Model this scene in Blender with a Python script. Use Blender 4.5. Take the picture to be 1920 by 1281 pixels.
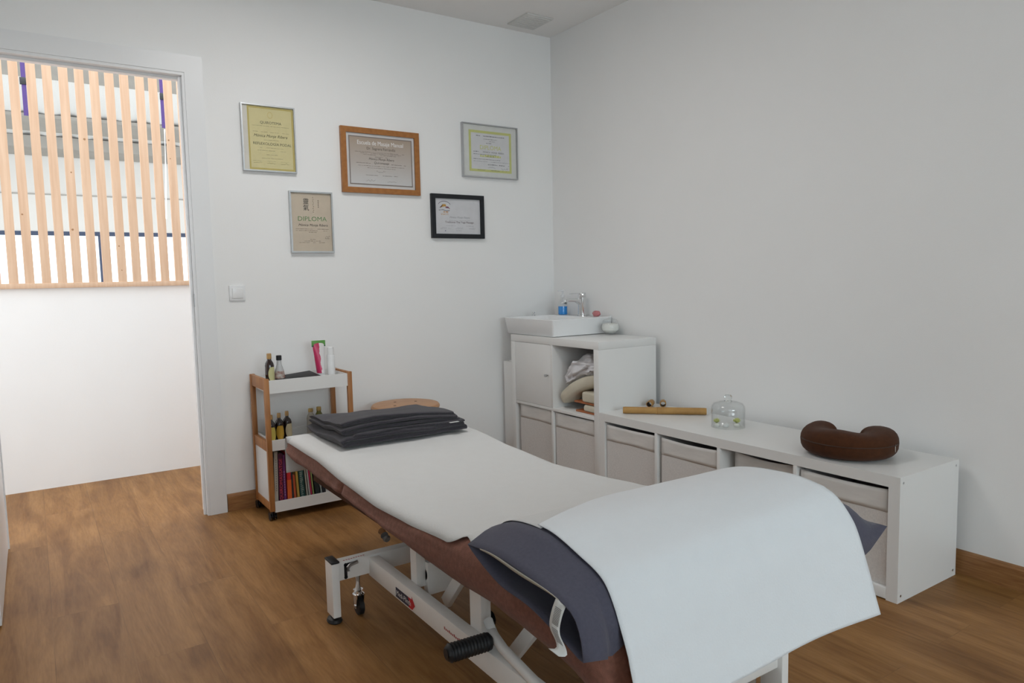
import bpy, bmesh, math, random
from mathutils import Vector, Matrix, noise
random.seed(7)
for o in list(bpy.data.objects): bpy.data.objects.remove(o)
SC = bpy.context.scene
COL = SC.collection
R = math.radians

# ------------------------------------------------------------------ camera
cam = bpy.data.cameras.new('camera'); CAM = bpy.data.objects.new('camera', cam); COL.objects.link(CAM)
cam.sensor_fit = 'HORIZONTAL'; cam.sensor_width = 36; cam.lens = 1340.47 / 1920 * 36
cam.clip_start = .05; cam.clip_end = 200
_y, _p, _r = .97987, -.08815, -.02134
_f = Vector((math.cos(_p)*math.cos(_y), math.cos(_p)*math.sin(_y), math.sin(_p)))
_rt = Vector((math.sin(_y), -math.cos(_y), 0)); _up = _rt.cross(_f)
_c, _s = math.cos(_r), math.sin(_r)
_rt, _up = _c*_rt + _s*_up, -_s*_rt + _c*_up
CAM.matrix_world = Matrix(((_rt.x, _up.x, -_f.x, -2.7062), (_rt.y, _up.y, -_f.y, -3.5518), (_rt.z, _up.z, -_f.z, 1.0852), (0, 0, 0, 1)))
SC.camera = CAM

# ------------------------------------------------------------------ world, lights, exposure
W = bpy.data.worlds.new('daylight'); SC.world = W; W.use_nodes = True
bg = W.node_tree.nodes['Background']; bg.inputs[0].default_value = (.86, .93, 1, 1); bg.inputs[1].default_value = 2.6
SC.view_settings.view_transform = 'Standard'; SC.view_settings.look = 'None'
SC.view_settings.gamma = 1; SC.view_settings.use_curve_mapping = False
SC.view_settings.exposure = 0.05
def area(name, loc, aim, sx, sy, power, col):
    l = bpy.data.lights.new(name, 'AREA'); l.shape = 'RECTANGLE'; l.size = sx; l.size_y = sy; l.energy = power; l.color = col
    o = bpy.data.objects.new(name, l); COL.objects.link(o); o.location = loc
    o.rotation_euler = (Vector(aim) - Vector(loc)).to_track_quat('-Z', 'Y').to_euler()
    return o
area('daylight_rear_window', (-2.0, -7.95, 1.65), (-2.0, 0, 1.35), 2.5, 1.5, 92, (.80, .91, 1))
area('added_side_daylight', (-3.8, -5.5, 1.7), (0, -4.6, 1.1), 2.2, 1.5, 8, (.84, .93, 1))  # unseen side source, added to brighten surfaces facing the left wall
area('added_ceiling_lamp', (-1.75, -1.2, 2.455), (-1.75, -1.2, 0), .50, .50, 12.5, (1, .98, .965))  # unseen ceiling lamp, inferred and added to match the room's light pattern
area('daylight_hall_skylight', (-2.6, 3.4, 4.6), (-2.6, 3.2, 0), 5, 3.2, 260, (1, .97, .94))

# ------------------------------------------------------------------ helpers
LOC = {}
def _mesh(name, bm, m, parent=None, smooth=True, bev=0, seg=2, angle=35):
    """link a bmesh authored in world coordinates as one mesh object (child of parent's origin)"""
    if parent is not None:
        bmesh.ops.translate(bm, verts=bm.verts, vec=-LOC[parent.name])
    if bev:
        es = [e for e in bm.edges if len(e.link_faces) == 2 and e.calc_face_angle(0) > .6]
        bmesh.ops.bevel(bm, geom=es, offset=bev, segments=seg, profile=.5, affect='EDGES', clamp_overlap=True)
    bmesh.ops.recalc_face_normals(bm, faces=bm.faces)
    me = bpy.data.meshes.new(name)
    for f in bm.faces: f.smooth = smooth
    bm.to_mesh(me); bm.free()
    if smooth: me.set_sharp_from_angle(angle=R(angle))
    me.materials.append(m)
    o = bpy.data.objects.new(name, me); COL.objects.link(o)
    if parent is not None:
        o.parent = parent; LOC[o.name] = LOC[parent.name]
    else: LOC[o.name] = Vector((0, 0, 0))
    return o
obj = _mesh
def thing(name, label, cat, loc, group=None):
    o = bpy.data.objects.new(name, None); COL.objects.link(o); o.empty_display_size = .05
    o.location = loc; LOC[o.name] = Vector(loc); o['label'] = label; o['category'] = cat
    if group: o['group'] = group
    return o
def tag(o, label, cat, group=None):
    o['label'] = label; o['category'] = cat
    if group: o['group'] = group
    return o
def struct(name, bm, m, parent=None, **k):
    o = obj(name, bm, m, parent, **k)
    if parent is None: o['kind'] = 'structure'
    return o
def dup(root, loc, label, rotz=0):
    r = root.copy(); COL.objects.link(r); r.location = loc; r['label'] = label; r.rotation_euler = (0, 0, rotz)
    for ch in list(root.children):
        c = ch.copy(); COL.objects.link(c); c.parent = r
        for g in list(ch.children):
            d = g.copy(); COL.objects.link(d); d.parent = c
    return r
def BM(): return bmesh.new()
def box(bm, x0, x1, y0, y1, z0, z1, mtx=None):
    v = [bm.verts.new(((x0, x1)[i & 1], (y0, y1)[i >> 1 & 1], (z0, z1)[i >> 2 & 1])) for i in range(8)]
    for f in ((0, 2, 3, 1), (4, 5, 7, 6), (0, 1, 5, 4), (2, 6, 7, 3), (0, 4, 6, 2), (1, 3, 7, 5)): bm.faces.new([v[i] for i in f])
    if mtx is not None: bmesh.ops.transform(bm, matrix=mtx, verts=v)
    return bm
def B(*a): return box(BM(), *a)
def frame_of(d):
    d = Vector(d).normalized(); a = Vector((0, 0, 1)) if abs(d.z) < .95 else Vector((1, 0, 0))
    u = d.cross(a).normalized(); return u, u.cross(d).normalized()
def loft(bm, rings, cap=True, closed=True):
    vs = [[bm.verts.new(p) for p in r] for r in rings]; n = len(rings[0])
    for a, b in zip(vs, vs[1:]):
        for i in range(n if closed else n - 1):
            j = (i + 1) % n; bm.faces.new((a[i], a[j], b[j], b[i]))
    if cap and closed:
        bm.faces.new(vs[0][::-1]); bm.faces.new(vs[-1])
    return bm
def tube(bm, pts, r, n=16, cap=True):
    pts = [Vector(p) for p in pts]; rs = r if isinstance(r, (list, tuple)) else [r]*len(pts); rings = []
    u = None
    for i, p in enumerate(pts):
        d = pts[min(i+1, len(pts)-1)] - pts[max(i-1, 0)]
        if u is None: u, w = frame_of(d)
        else:
            dn = d.normalized(); u = (u - dn*u.dot(dn)).normalized(); w = dn.cross(u)
        rings.append([p + rs[i]*(math.cos(t)*u + math.sin(t)*w) for t in [2*math.pi*k/n for k in range(n)]])
    return loft(bm, rings, cap)
def lathe(bm, prof, c, n=28, sx=1, sy=1, cap=True):
    c = Vector(c)
    rings = [[c + Vector((sx*r*math.cos(2*math.pi*k/n), sy*r*math.sin(2*math.pi*k/n), z)) for k in range(n)] for r, z in prof]
    return loft(bm, rings, cap)
def prism(bm, pts, X, Y, O, d):
    """polygon pts in plane (X, Y) at origin O, given thickness d along X x Y"""
    X, Y, O = Vector(X), Vector(Y), Vector(O); Z = X.cross(Y)
    a = [O + X*p[0] + Y*p[1] for p in pts]; b = [p + Z*d for p in a]
    return loft(bm, [a, b])
def grid(bm, f, nu, nv):
    vs = [[bm.verts.new(f(i/nu, j/nv)) for j in range(nv+1)] for i in range(nu+1)]
    for i in range(nu):
        for j in range(nv): bm.faces.new((vs[i][j], vs[i+1][j], vs[i+1][j+1], vs[i][j+1]))
    return bm
def thicken(o, t, off=0):
    m = o.modifiers.new('thickness', 'SOLIDIFY'); m.thickness = t; m.offset = off
def sub(o, l):
    m = o.modifiers.new('smooth', 'SUBSURF'); m.levels = l; m.render_levels = l
def N(p, s, a=1): return noise.noise(Vector(p)*s)*a
def interp(tab, t):
    if t <= tab[0][0]: return tab[0][1]
    for (a, b), (c, d) in zip(tab, tab[1:]):
        if t <= c:
            k = (t-a)/(c-a); k = k*k*(3-2*k)*.5 + k*.5
            return b + (d-b)*k
    return tab[-1][1]
def resample(pts, n):
    pts = [Vector(p) for p in pts]; m = len(pts)
    fine = []
    for i in range(m-1):
        p0, p1, p2, p3 = pts[max(i-1, 0)], pts[i], pts[i+1], pts[min(i+2, m-1)]
        for k in range(12):
            t = k/12
            fine.append(.5*((2*p1) + (p2-p0)*t + (2*p0-5*p1+4*p2-p3)*t*t + (3*p1-p0-3*p2+p3)*t**3))
    fine.append(pts[-1])
    L = [0]
    for a, b in zip(fine, fine[1:]): L.append(L[-1] + (b-a).length)
    out = []; j = 0
    for i in range(n):
        s = L[-1]*i/(n-1)
        while j < len(L)-2 and L[j+1] < s: j += 1
        k = 0 if L[j+1] == L[j] else (s-L[j])/(L[j+1]-L[j]); out.append(fine[j].lerp(fine[j+1], min(max(k, 0), 1)))
    return out
def text(bm, s, size, O, X=(1, 0, 0), Y=(0, 0, 1), align='CENTER', shear=0, space=1, wide=1, bold=0):
    cu = bpy.data.curves.new('t', 'FONT'); cu.body = s; cu.size = size; cu.align_x = align; cu.shear = shear; cu.space_character = space
    cu.resolution_u = 3; cu.offset = bold
    o = bpy.data.objects.new('t', cu); COL.objects.link(o)
    dg = bpy.context.evaluated_depsgraph_get(); me = bpy.data.meshes.new_from_object(o.evaluated_get(dg))
    X, Y, O = Vector(X), Vector(Y), Vector(O); Z = X.cross(Y)
    M = Matrix(((X.x*wide, Y.x, Z.x, O.x), (X.y*wide, Y.y, Z.y, O.y), (X.z*wide, Y.z, Z.z, O.z), (0, 0, 0, 1)))
    me.transform(M); bm.from_mesh(me)
    bpy.data.objects.remove(o); bpy.data.curves.remove(cu); bpy.data.meshes.remove(me)

# ------------------------------------------------------------------ materials
def mat(name, col, rough=.5, metal=0, noise_amt=0, nscale=60, bump=0, bscale=200, coat=0, sheen=0, spec=.5, stretch=None, col2=None, trans=0, ior=1.45):
    m = bpy.data.materials.new(name); m.use_nodes = True; nt = m.node_tree; p = nt.nodes['Principled BSDF']
    p.inputs['Roughness'].default_value = rough; p.inputs['Metallic'].default_value = metal
    p.inputs['Coat Weight'].default_value = coat; p.inputs['Sheen Weight'].default_value = sheen
    p.inputs['Specular IOR Level'].default_value = spec; p.inputs['IOR'].default_value = ior
    p.inputs['Transmission Weight'].default_value = trans
    tc = nt.nodes.new('ShaderNodeTexCoord'); mp = nt.nodes.new('ShaderNodeMapping'); nt.links.new(tc.outputs['Object'], mp.inputs[0])
    if stretch: mp.inputs['Scale'].default_value = stretch
    n = nt.nodes.new('ShaderNodeTexNoise'); n.inputs['Scale'].default_value = nscale; n.inputs['Detail'].default_value = 5
    nt.links.new(mp.outputs[0], n.inputs['Vector'])
    r = nt.nodes.new('ShaderNodeValToRGB'); c2 = col2 or [c*(1-noise_amt) for c in col]
    r.color_ramp.elements[0].color = (*c2, 1); r.color_ramp.elements[1].color = (*col, 1)
    r.color_ramp.elements[0].position = .3; r.color_ramp.elements[1].position = .7
    nt.links.new(n.outputs[0], r.inputs[0]); nt.links.new(r.outputs[0], p.inputs['Base Color'])
    if bump:
        n2 = nt.nodes.new('ShaderNodeTexNoise'); n2.inputs['Scale'].default_value = bscale; n2.inputs['Detail'].default_value = 3
        nt.links.new(mp.outputs[0], n2.inputs['Vector'])
        b = nt.nodes.new('ShaderNodeBump'); b.inputs['Strength'].default_value = bump; b.inputs['Distance'].default_value = .002
        nt.links.new(n2.outputs[0], b.inputs['Height']); nt.links.new(b.outputs[0], p.inputs['Normal'])
    return m
def glassy(name, tint=(1, 1, 1), refl=.12):
    m = bpy.data.materials.new(name); m.use_nodes = True; nt = m.node_tree; nt.nodes.remove(nt.nodes['Principled BSDF'])
    out = nt.nodes['Material Output']; t = nt.nodes.new('ShaderNodeBsdfTransparent'); g = nt.nodes.new('ShaderNodeBsdfGlossy')
    t.inputs[0].default_value = (*tint, 1); g.inputs['Roughness'].default_value = .04
    mx = nt.nodes.new('ShaderNodeMixShader'); lw = nt.nodes.new('ShaderNodeLayerWeight'); lw.inputs[0].default_value = .5
    pw = nt.nodes.new('ShaderNodeMath'); pw.operation = 'POWER'; pw.inputs[1].default_value = 4; nt.links.new(lw.outputs['Facing'], pw.inputs[0])
    ma = nt.nodes.new('ShaderNodeMath'); ma.operation = 'MULTIPLY_ADD'; ma.inputs[1].default_value = refl*3; ma.inputs[2].default_value = refl*.25; nt.links.new(pw.outputs[0], ma.inputs[0])
    nt.links.new(ma.outputs[0], mx.inputs[0]); nt.links.new(t.outputs[0], mx.inputs[1]); nt.links.new(g.outputs[0], mx.inputs[2])
    nt.links.new(mx.outputs[0], out.inputs[0]); return m
def floor_mat():
    m = bpy.data.materials.new('oak_planks'); m.use_nodes = True; nt = m.node_tree; p = nt.nodes['Principled BSDF']; L = nt.links.new
    nd = lambda t: nt.nodes.new('ShaderNode'+t)
    tc = nd('TexCoord'); mp = nd('Mapping'); mp.inputs['Rotation'].default_value = (0, 0, R(90)); L(tc.outputs['Object'], mp.inputs[0])
    br = nd('TexBrick'); br.inputs['Scale'].default_value = 1; br.inputs['Brick Width'].default_value = 1.29; br.inputs['Row Height'].default_value = .194
    br.inputs['Mortar Size'].default_value = .0012; br.offset = .37; br.inputs['Color1'].default_value = (.0, .0, .0, 1); br.inputs['Color2'].default_value = (1, 1, 1, 1); br.inputs['Mortar'].default_value = (.5, .5, .5, 1)
    L(mp.outputs[0], br.inputs[0])
    mp2 = nd('Mapping'); mp2.inputs['Scale'].default_value = (9, .9, 1); L(tc.outputs['Object'], mp2.inputs[0])
    add = nd('VectorMath'); add.operation = 'MULTIPLY_ADD'; add.inputs[1].default_value = (5.3, 7.1, 3.3); L(br.outputs[0], add.inputs[0]); L(mp2.outputs[0], add.inputs[2])
    n1 = nd('TexNoise'); n1.inputs['Scale'].default_value = 1.5; n1.inputs['Detail'].default_value = 8; n1.inputs['Roughness'].default_value = .62; n1.inputs['Distortion'].default_value = 1.1; L(add.outputs[0], n1.inputs[0])
    n2 = nd('TexNoise'); n2.inputs['Scale'].default_value = 16; n2.inputs['Detail'].default_value = 6; L(add.outputs[0], n2.inputs[0])
    r1 = nd('ValToRGB'); e = r1.color_ramp.elements; e[0].position = .3; e[0].color = (.205, .088, .024, 1); e[1].position = .72; e[1].color = (.40, .207, .075, 1)
    k = e.new(.5); k.color = (.298, .144, .046, 1)
    L(n1.outputs[0], r1.inputs[0])
    mx = nd('MixRGB'); mx.blend_type = 'MULTIPLY'; mx.inputs[0].default_value = .35; L(r1.outputs[0], mx.inputs[1])
    r2 = nd('ValToRGB'); r2.color_ramp.elements[0].position = .35; r2.color_ramp.elements[0].color = (.6, .55, .5, 1); r2.color_ramp.elements[1].position = .6; L(n2.outputs[0], r2.inputs[0]); L(r2.outputs[0], mx.inputs[2])
    hs = nd('MixRGB'); hs.blend_type = 'MULTIPLY'; hs.inputs[0].default_value = .10; L(mx.outputs[0], hs.inputs[1]); L(br.outputs[0], hs.inputs[2])
    sm = nd('MixRGB'); sm.inputs[2].default_value = (.13, .07, .03, 1); ml = nd('Math'); ml.operation = 'MULTIPLY'; ml.inputs[1].default_value = .3; L(br.outputs['Fac'], ml.inputs[0]); L(ml.outputs[0], sm.inputs[0]); L(hs.outputs[0], sm.inputs[1])
    n3 = nd('TexNoise'); n3.inputs['Scale'].default_value = 1.1; n3.inputs['Detail'].default_value = 2; mp3 = nd('Mapping'); mp3.inputs['Scale'].default_value = (4.2, 2.2, 1); L(tc.outputs['Object'], mp3.inputs[0]); L(mp3.outputs[0], n3.inputs[0])
    r3 = nd('ValToRGB'); r3.color_ramp.elements[0].position = .28; r3.color_ramp.elements[0].color = (.62, .56, .50, 1); r3.color_ramp.elements[1].position = .46; L(n3.outputs[0], r3.inputs[0])
    km = nd('MixRGB'); km.blend_type = 'MULTIPLY'; km.inputs[0].default_value = .7; L(sm.outputs[0], km.inputs[1]); L(r3.outputs[0], km.inputs[2]); L(km.outputs[0], p.inputs['Base Color'])
    p.inputs['Roughness'].default_value = .45; p.inputs['Specular IOR Level'].default_value = .22
    bp = nd('Bump'); bp.inputs['Strength'].default_value = .12; bp.inputs['Distance'].default_value = .001; L(n1.outputs[0], bp.inputs['Height']); L(bp.outputs[0], p.inputs['Normal'])
    return m
M = {}
M['wall'] = mat('white_wall_paint', (.87, .868, .86), .75, noise_amt=.015, nscale=3, bump=.15, bscale=260, spec=.2)
M['ceil'] = mat('ceiling_paint', (.90, .895, .885), .85, noise_amt=.01, nscale=3, spec=.1)
M['trim'] = mat('white_lacquer_trim', (.80, .805, .81), .35, noise_amt=.01, nscale=8)
M['floor'] = floor_mat()
M['skirt'] = mat('brown_wood_skirting', (.36, .175, .065), .4, nscale=5, stretch=(3, 3, 30), col2=(.23, .10, .036))
M['cab'] = mat('white_melamine', (.79, .785, .77), .3, noise_amt=.01, nscale=10)
M['fabric_box'] = mat('grey_beige_box_fabric', (.74, .71, .685), .85, noise_amt=.12, nscale=180, bump=.3, bscale=700, spec=.15)
M['cuff'] = mat('box_cuff_fabric', (.80, .775, .745), .8, noise_amt=.16, nscale=7, bump=.3, bscale=600, spec=.2, stretch=(1, 1, 4))
M['dark'] = mat('dark_void_lining', (.03, .03, .032), .8)
M['ceramic'] = mat('white_ceramic', (.84, .845, .85), .12, noise_amt=.005, coat=.4)
M['chrome'] = mat('chrome', (.78, .79, .8), .1, 1, noise_amt=.04)
M['steel'] = mat('brushed_steel', (.55, .55, .55), .3, 1, noise_amt=.1)
M['brown'] = mat('brown_fleece_cover', (.245, .108, .077), .9, noise_amt=.28, nscale=90, bump=.5, bscale=420, sheen=.10, spec=.15)
M['brown2'] = mat('brown_velour', (.075, .027, .011), .85, noise_amt=.25, nscale=60, bump=.3, bscale=400, sheen=.06, spec=.15)
M['paper'] = mat('white_couch_paper', (.66, .66, .652), .8, noise_amt=.02, nscale=25, bump=.35, bscale=160, spec=.15)
M['paper2'] = mat('bright_white_sheet', (.755, .78, .805), .8, noise_amt=.015, nscale=25, bump=.4, bscale=240, spec=.15)
M['case'] = mat('slate_blue_pillowcase', (.085, .083, .115), .8, noise_amt=.14, nscale=160, bump=.25, bscale=700, spec=.2, sheen=.1)
M['hem'] = mat('beige_seam_tape', (.5, .47, .40), .8, noise_amt=.1)
M['tagw'] = mat('white_satin_label', (.72, .72, .70), .6, noise_amt=.03)
M['towel'] = mat('charcoal_terry', (.056, .050, .060), .95, noise_amt=.35, nscale=260, bump=1, bscale=520, sheen=.25, spec=.1)
M['frame_white'] = mat('white_powder_coat', (.88, .865, .84), .38, noise_amt=.02, nscale=40)
M['rubber'] = mat('black_rubber', (.012, .013, .015), .5, noise_amt=.2)
M['navy'] = mat('navy_label', (.012, .014, .045), .4)
M['red'] = mat('red_print', (.55, .012, .025), .4)
M['redtxt'] = mat('faded_red_print', (.45, .12, .12), .6)
M['white'] = mat('white_print', (.85, .85, .85), .5)
M['black'] = mat('black_print', (.02, .02, .022), .6)
M['greyp'] = mat('grey_print', (.22, .21, .2), .7)
M['bamboo_frame'] = mat('oiled_bamboo_strip', (.45, .195, .062), .45, nscale=6, stretch=(12, 12, 1.5), col2=(.31, .125, .038))
M['bamboo'] = mat('dried_bamboo', (.47, .27, .085), .45, nscale=9, stretch=(2, 2, 2), col2=(.36, .19, .055))
M['bamboo_in'] = mat('bamboo_inside', (.10, .05, .03), .8, noise_amt=.3)
M['stool'] = mat('beech_veneer', (.53, .28, .135), .4, nscale=7, stretch=(1.5, 12, 12), col2=(.45, .225, .10))
M['pine'] = mat('pine_slat', (.70, .50, .35), .6, nscale=4, stretch=(14, 14, .8), col2=(.60, .395, .26))
M['knot'] = mat('pine_knot', (.40, .21, .10), .6, noise_amt=.3)
M['oakframe'] = mat('orange_oak_frame', (.40, .165, .043), .4, nscale=8, stretch=(6, 6, 6), col2=(.31, .12, .03))
M['blackframe'] = mat('black_frame', (.006, .008, .012), .45, noise_amt=.2)
M['silver'] = mat('satin_aluminium', (.52, .53, .54), .35, .85, noise_amt=.06)
M['glass'] = glassy('clear_glass', (.982, .99, .99), .2)
M['pglass'] = glassy('picture_glass', (1, 1, 1), .06)
M['wglass'] = glassy('window_glass', (.97, .99, .98), .1)
M['metalroof'] = mat('white_roof_sheet', (.66, .65, .62), .5, noise_amt=.03)
M['purlin'] = mat('grey_concrete_beam', (.33, .31, .275), .8, noise_amt=.12, nscale=5)
M['concrete'] = mat('pale_concrete', (.6, .59, .57), .7, noise_amt=.1, nscale=4)
M['navyframe'] = mat('dark_blue_window_frame', (.03, .045, .085), .5)
M['purple'] = mat('purple_webbing', (.05, .025, .13), .7, noise_amt=.15)
M['cord'] = mat('white_cord', (.75, .74, .72), .8)
def C(name, r, g, b, rough=.45, **k): return mat(name, (r, g, b), rough, noise_amt=.06, nscale=30, **k)

# ================================================================== SETTING
H = 2.525
struct('floor', B(-4.6, .35, -7.8, 1.06, -.12, 0), M['floor'])
b = BM()                                                              # back wall with the door opening
box(b, -4.2, -2.865, 0, .1, 0, H+.12); box(b, -2.065, .12, 0, .1, 0, H+.12); box(b, -2.865, -2.065, 0, .1, 2.035, H+.12)
struct('wall_back', b, M['wall'])
struct('wall_right', B(0, .12, -7.8, 0, 0, H+.12), M['wall'])
b = BM(); box(b, -3.52, -3.4, -7.8, -6.6, 0, H+.12); box(b, -3.52, -3.4, -4.4, 0, 0, H+.12); box(b, -3.52, -3.4, -6.6, -4.4, 0, 1.0); box(b, -3.52, -3.4, -6.6, -4.4, 2.35, H+.12)
struct('wall_left', b, M['wall'])
b = BM(); box(b, -3.5, -3.43, -6.6, -4.4, 1.0, 1.06); box(b, -3.5, -3.43, -6.6, -4.4, 2.29, 2.35)
for q in (-6.6, -5.53, -4.46): box(b, -3.5, -3.43, q, q+.06, 1.06, 2.29)
w = struct('added_window', b, M['trim'], bev=.004); b = BM()  # unseen window added behind the camera so side daylight reaches the right wall
for q in (-6.54, -5.47): box(b, -3.468, -3.462, q, q+1.01, 1.06, 2.29)
obj('pane', b, M['wglass'], w)
b = BM()                                                              # window wall behind the camera
box(b, -3.52, -3.1, -7.72, -7.6, 0, H+.12); box(b, -.9, .12, -7.72, -7.6, 0, H+.12); box(b, -3.1, -.9, -7.72, -7.6, 0, 1.0); box(b, -3.1, -.9, -7.72, -7.6, 2.3, H+.12)
struct('wall_front', b, M['wall'])
struct('ceiling', B(-3.52, .12, -7.8, .1, H, H+.1), M['ceil'])
b = BM(); box(b, -3.1, -.9, -7.7, -7.63, 1.0, 1.06); box(b, -3.1, -.9, -7.7, -7.63, 2.24, 2.3); box(b, -3.1, -3.04, -7.7, -7.63, 1.06, 2.24); box(b, -.96, -.9, -7.7, -7.63, 1.06, 2.24); box(b, -2.03, -1.97, -7.7, -7.63, 1.06, 2.24)
w = struct('window_1', b, M['trim'], bev=.004)
b = BM(); box(b, -3.04, -2.03, -7.668, -7.662, 1.06, 2.24); box(b, -1.97, -.96, -7.668, -7.662, 1.06, 2.24); obj('pane', b, M['wglass'], w)
def skirting(name, a0, a1, along):
    pr = [(0, 0), (.013, 0), (.013, .07), (.009, .08), (.0, .0834)]
    b = BM()
    if along == 'x': loft(b, [[(x, -q[0], q[1]) for q in pr] for x in (a0, a1)])
    else: loft(b, [[(-q[0], y, q[1]) for q in pr] for y in (a0, a1)])
    struct(name, b, M['skirt'], smooth=False)
skirting('baseboard_back', -1.987, -.0, 'x')
skirting('baseboard_right', -7.6, -.013, 'y')
# door casing, jamb lining and the leaf opened against the left
def casing(name, x0, x1, z0, z1, miter):
    b = BM(); box(b, x0, x1, -.016, 0, z0, z1); return struct(name, b, M['trim'], bev=.003)
casing('trim_1', -2.068, -1.9905, 0, 2.034, 1)
casing('trim_2', -2.94, -2.862, 0, 2.034, 1)
casing('trim_3', -2.94, -1.9905, 2.034, 2.111, 1)
b = BM(); box(b, -2.078, -2.065, -.012, .112, 0, 2.035); box(b, -2.09, -2.078, .012, .03, 0, 2.02); box(b, -2.084, -2.078, .05, .062, 0, 2.02)
jr = struct('trim_4', b, M['trim'], bev=.0015)
obj('strike_plate', B(-2.0795, -2.077, -.006, .010, .985, 1.045), M['steel'], jr)
b = BM(); box(b, -2.865, -2.852, -.012, .112, 0, 2.035); box(b, -2.852, -2.846, .05, .062, 0, 2.02); struct('trim_5', b, M['trim'], bev=.0015)
b = BM(); box(b, -2.852, -2.078, -.012, .112, 2.022, 2.035); box(b, -2.846, -2.09, .03, .045, 2.01, 2.022); struct('trim_6', b, M['trim'], bev=.0015)
casing('trim_7', -2.06, -1.98, 0, 2.1, 1).location = (0, .116, 0)
d = struct('door_1', B(-2.892, -2.851, -.79, .042, .008, 2.028), M['trim'], bev=.003)
b = BM(); tube(b, [(-2.851, -.72, 1.02), (-2.815, -.72, 1.02), (-2.805, -.70, 1.02), (-2.805, -.60, 1.02)], .009, 12); obj('door_handle', b, M['steel'], d)

# hall seen through the doorway
struct('wall_hall', B(-5.2, .5, 1.02, 1.12, -.1, 1.085), M['wall'])
t = thing('slatted_screen', 'pale pine vertical slat screen standing on the low white hall wall', 'screen', (-2.4, 1.035, 1.085))
b = BM(); kn = BM(); x = -2.794 + .0725*-9; rr = random.Random(3)
for i in range(30):
    x0 = x + i*.0725 + rr.uniform(-.002, .002); tl = rr.uniform(-.003, .003)
    p = [(x0, 1.006, 1.112), (x0+.0425, 1.006, 1.112), (x0+.0425, 1.03, 1.112), (x0, 1.03, 1.112)]
    loft(b, [p, [(q[0]+tl, q[1], 3.1) for q in p]])
    for k in range(rr.randint(0, 2)):
        zc = rr.uniform(1.15, 2.5); xc = x0 + rr.uniform(.008, .028) + tl*(zc-1.1)/2; s = rr.uniform(.003, .0065)
        vs = [kn.verts.new((xc + s*math.cos(a), 1.0055, zc + s*rr.uniform(.8, 1.3)*math.sin(a))) for a in [k2*math.pi/5 for k2 in range(10)]]; kn.faces.new(vs[::-1])
o = obj('slat_panel', b, M['pine'], t, smooth=False); o2 = obj('knots', kn, M['knot'], o); o2['kind'] = 'stuff'
obj('bottom_rail', B(-5.0, .4, 1.0, 1.05, 1.085, 1.113), M['pine'], t, bev=.002)
struct('floor_hall', B(-7, 3, 1.12, 9, -.12, -.02), M['concrete'])
b = BM(); box(b, -9, 3, 8, 8.15, -.1, .85); box(b, -9, 3, 8, 8.15, 1.84, 2.95); struct('wall_hall_far', b, mat('cream_hall_paint', (.56, .54, .50), .8, noise_amt=.03, nscale=3))
struct('trim_8', B(-9, 3, 7.985, 8.0, 2.335, 2.35), M['purlin'])
b = BM(); box(b, -9, 3, 7.99, 8.06, 1.795, 1.85); box(b, -9, 3, 7.99, 8.06, .84, .9)
for x in (-6.2, -4.02, -1.84, .34): box(b, x-.022, x+.022, 7.99, 8.05, .9, 1.8)
w = struct('window_2', b, M['navyframe']); b = BM()
for x in (-6.2, -4.02, -1.84): box(b, x+.022, x+2.158, 8.03, 8.035, .9, 1.795)
obj('pane', b, M['wglass'], w)
zr = lambda y: 3.0 + (8-y)*.25
b = BM(); rings = []
for i in range(121):
    x = -9 + i*.1; dz = .028 if i % 4 < 2 else 0; rings.append([(x, 8.15, zr(8.15)+dz), (x, 1.2, zr(1.2)+dz), (x, 1.2, zr(1.2)+dz+.05), (x, 8.15, zr(8.15)+dz+.05)])
b2 = BM(); loft(b2, rings); 
# roof sheet stays open between y 2.2 and 4.6 where a skylight lets daylight in
b.free(); b = BM()
def roof(y0, y1):
    rings = []
    for i in range(121):
        x = -9 + i*.1; dz = .03 if i % 4 < 2 else 0
        rings.append([(x, y1, zr(y1)+dz), (x, y0, zr(y0)+dz), (x, y0, zr(y0)+dz+.04), (x, y1, zr(y1)+dz+.04)])
    loft(b, rings)
b2.free(); roof(4.7, 8.15)
struct('roof_hall', b, M['metalroof'], smooth=False)
def beam(n, ya, yb, drop):
    b = BM(); loft(b, [[(x, ya, zr(ya)-.01), (x, yb, zr(yb)-.01), (x, yb, zr(yb)-drop), (x, ya, zr(ya)-drop)] for x in (-9, 3)]); struct(n, b, M['purlin'], smooth=False)
beam('trim_9', 5.55, 6.15, .05); beam('trim_10', 7.1, 7.5, .05); beam('trim_11', 7.72, 7.98, .16)
for a, lab in (((-2.628, -2.633), 'purple webbing strap hanging behind the second slat gap of the screen'), ((-1.549, -1.544), 'purple webbing strap hanging near the right door jamb, white cord below it')):
    t = thing('hanging_strap', lab, 'strap', (a[0], 4, 3.5), 'purple straps hanging in the hall')
    b = BM(); loft(b, [[(a[0]-.017, 3.992, zz), (a[0]+.017, 3.992, zz), (a[0]+.017, 4, zz), (a[0]-.017, 4, zz)] for zz in (2.57, 3.98)]); obj('strap', b, M['purple'], t)
    b = BM(); box(b, a[1]-.024, a[1]+.024, 3.985, 4.008, 2.83, 2.89); obj('buckle', b, M['rubber'], t, bev=.003)
    if a[0] > -2:
        b = BM(); tube(b, [(a[1], 4, 2.56), (a[1]-.012, 4, 2.2), (a[1]-.035, 4, 1.72)], .006, 8); obj('cord', b, M['cord'], t)

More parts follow.
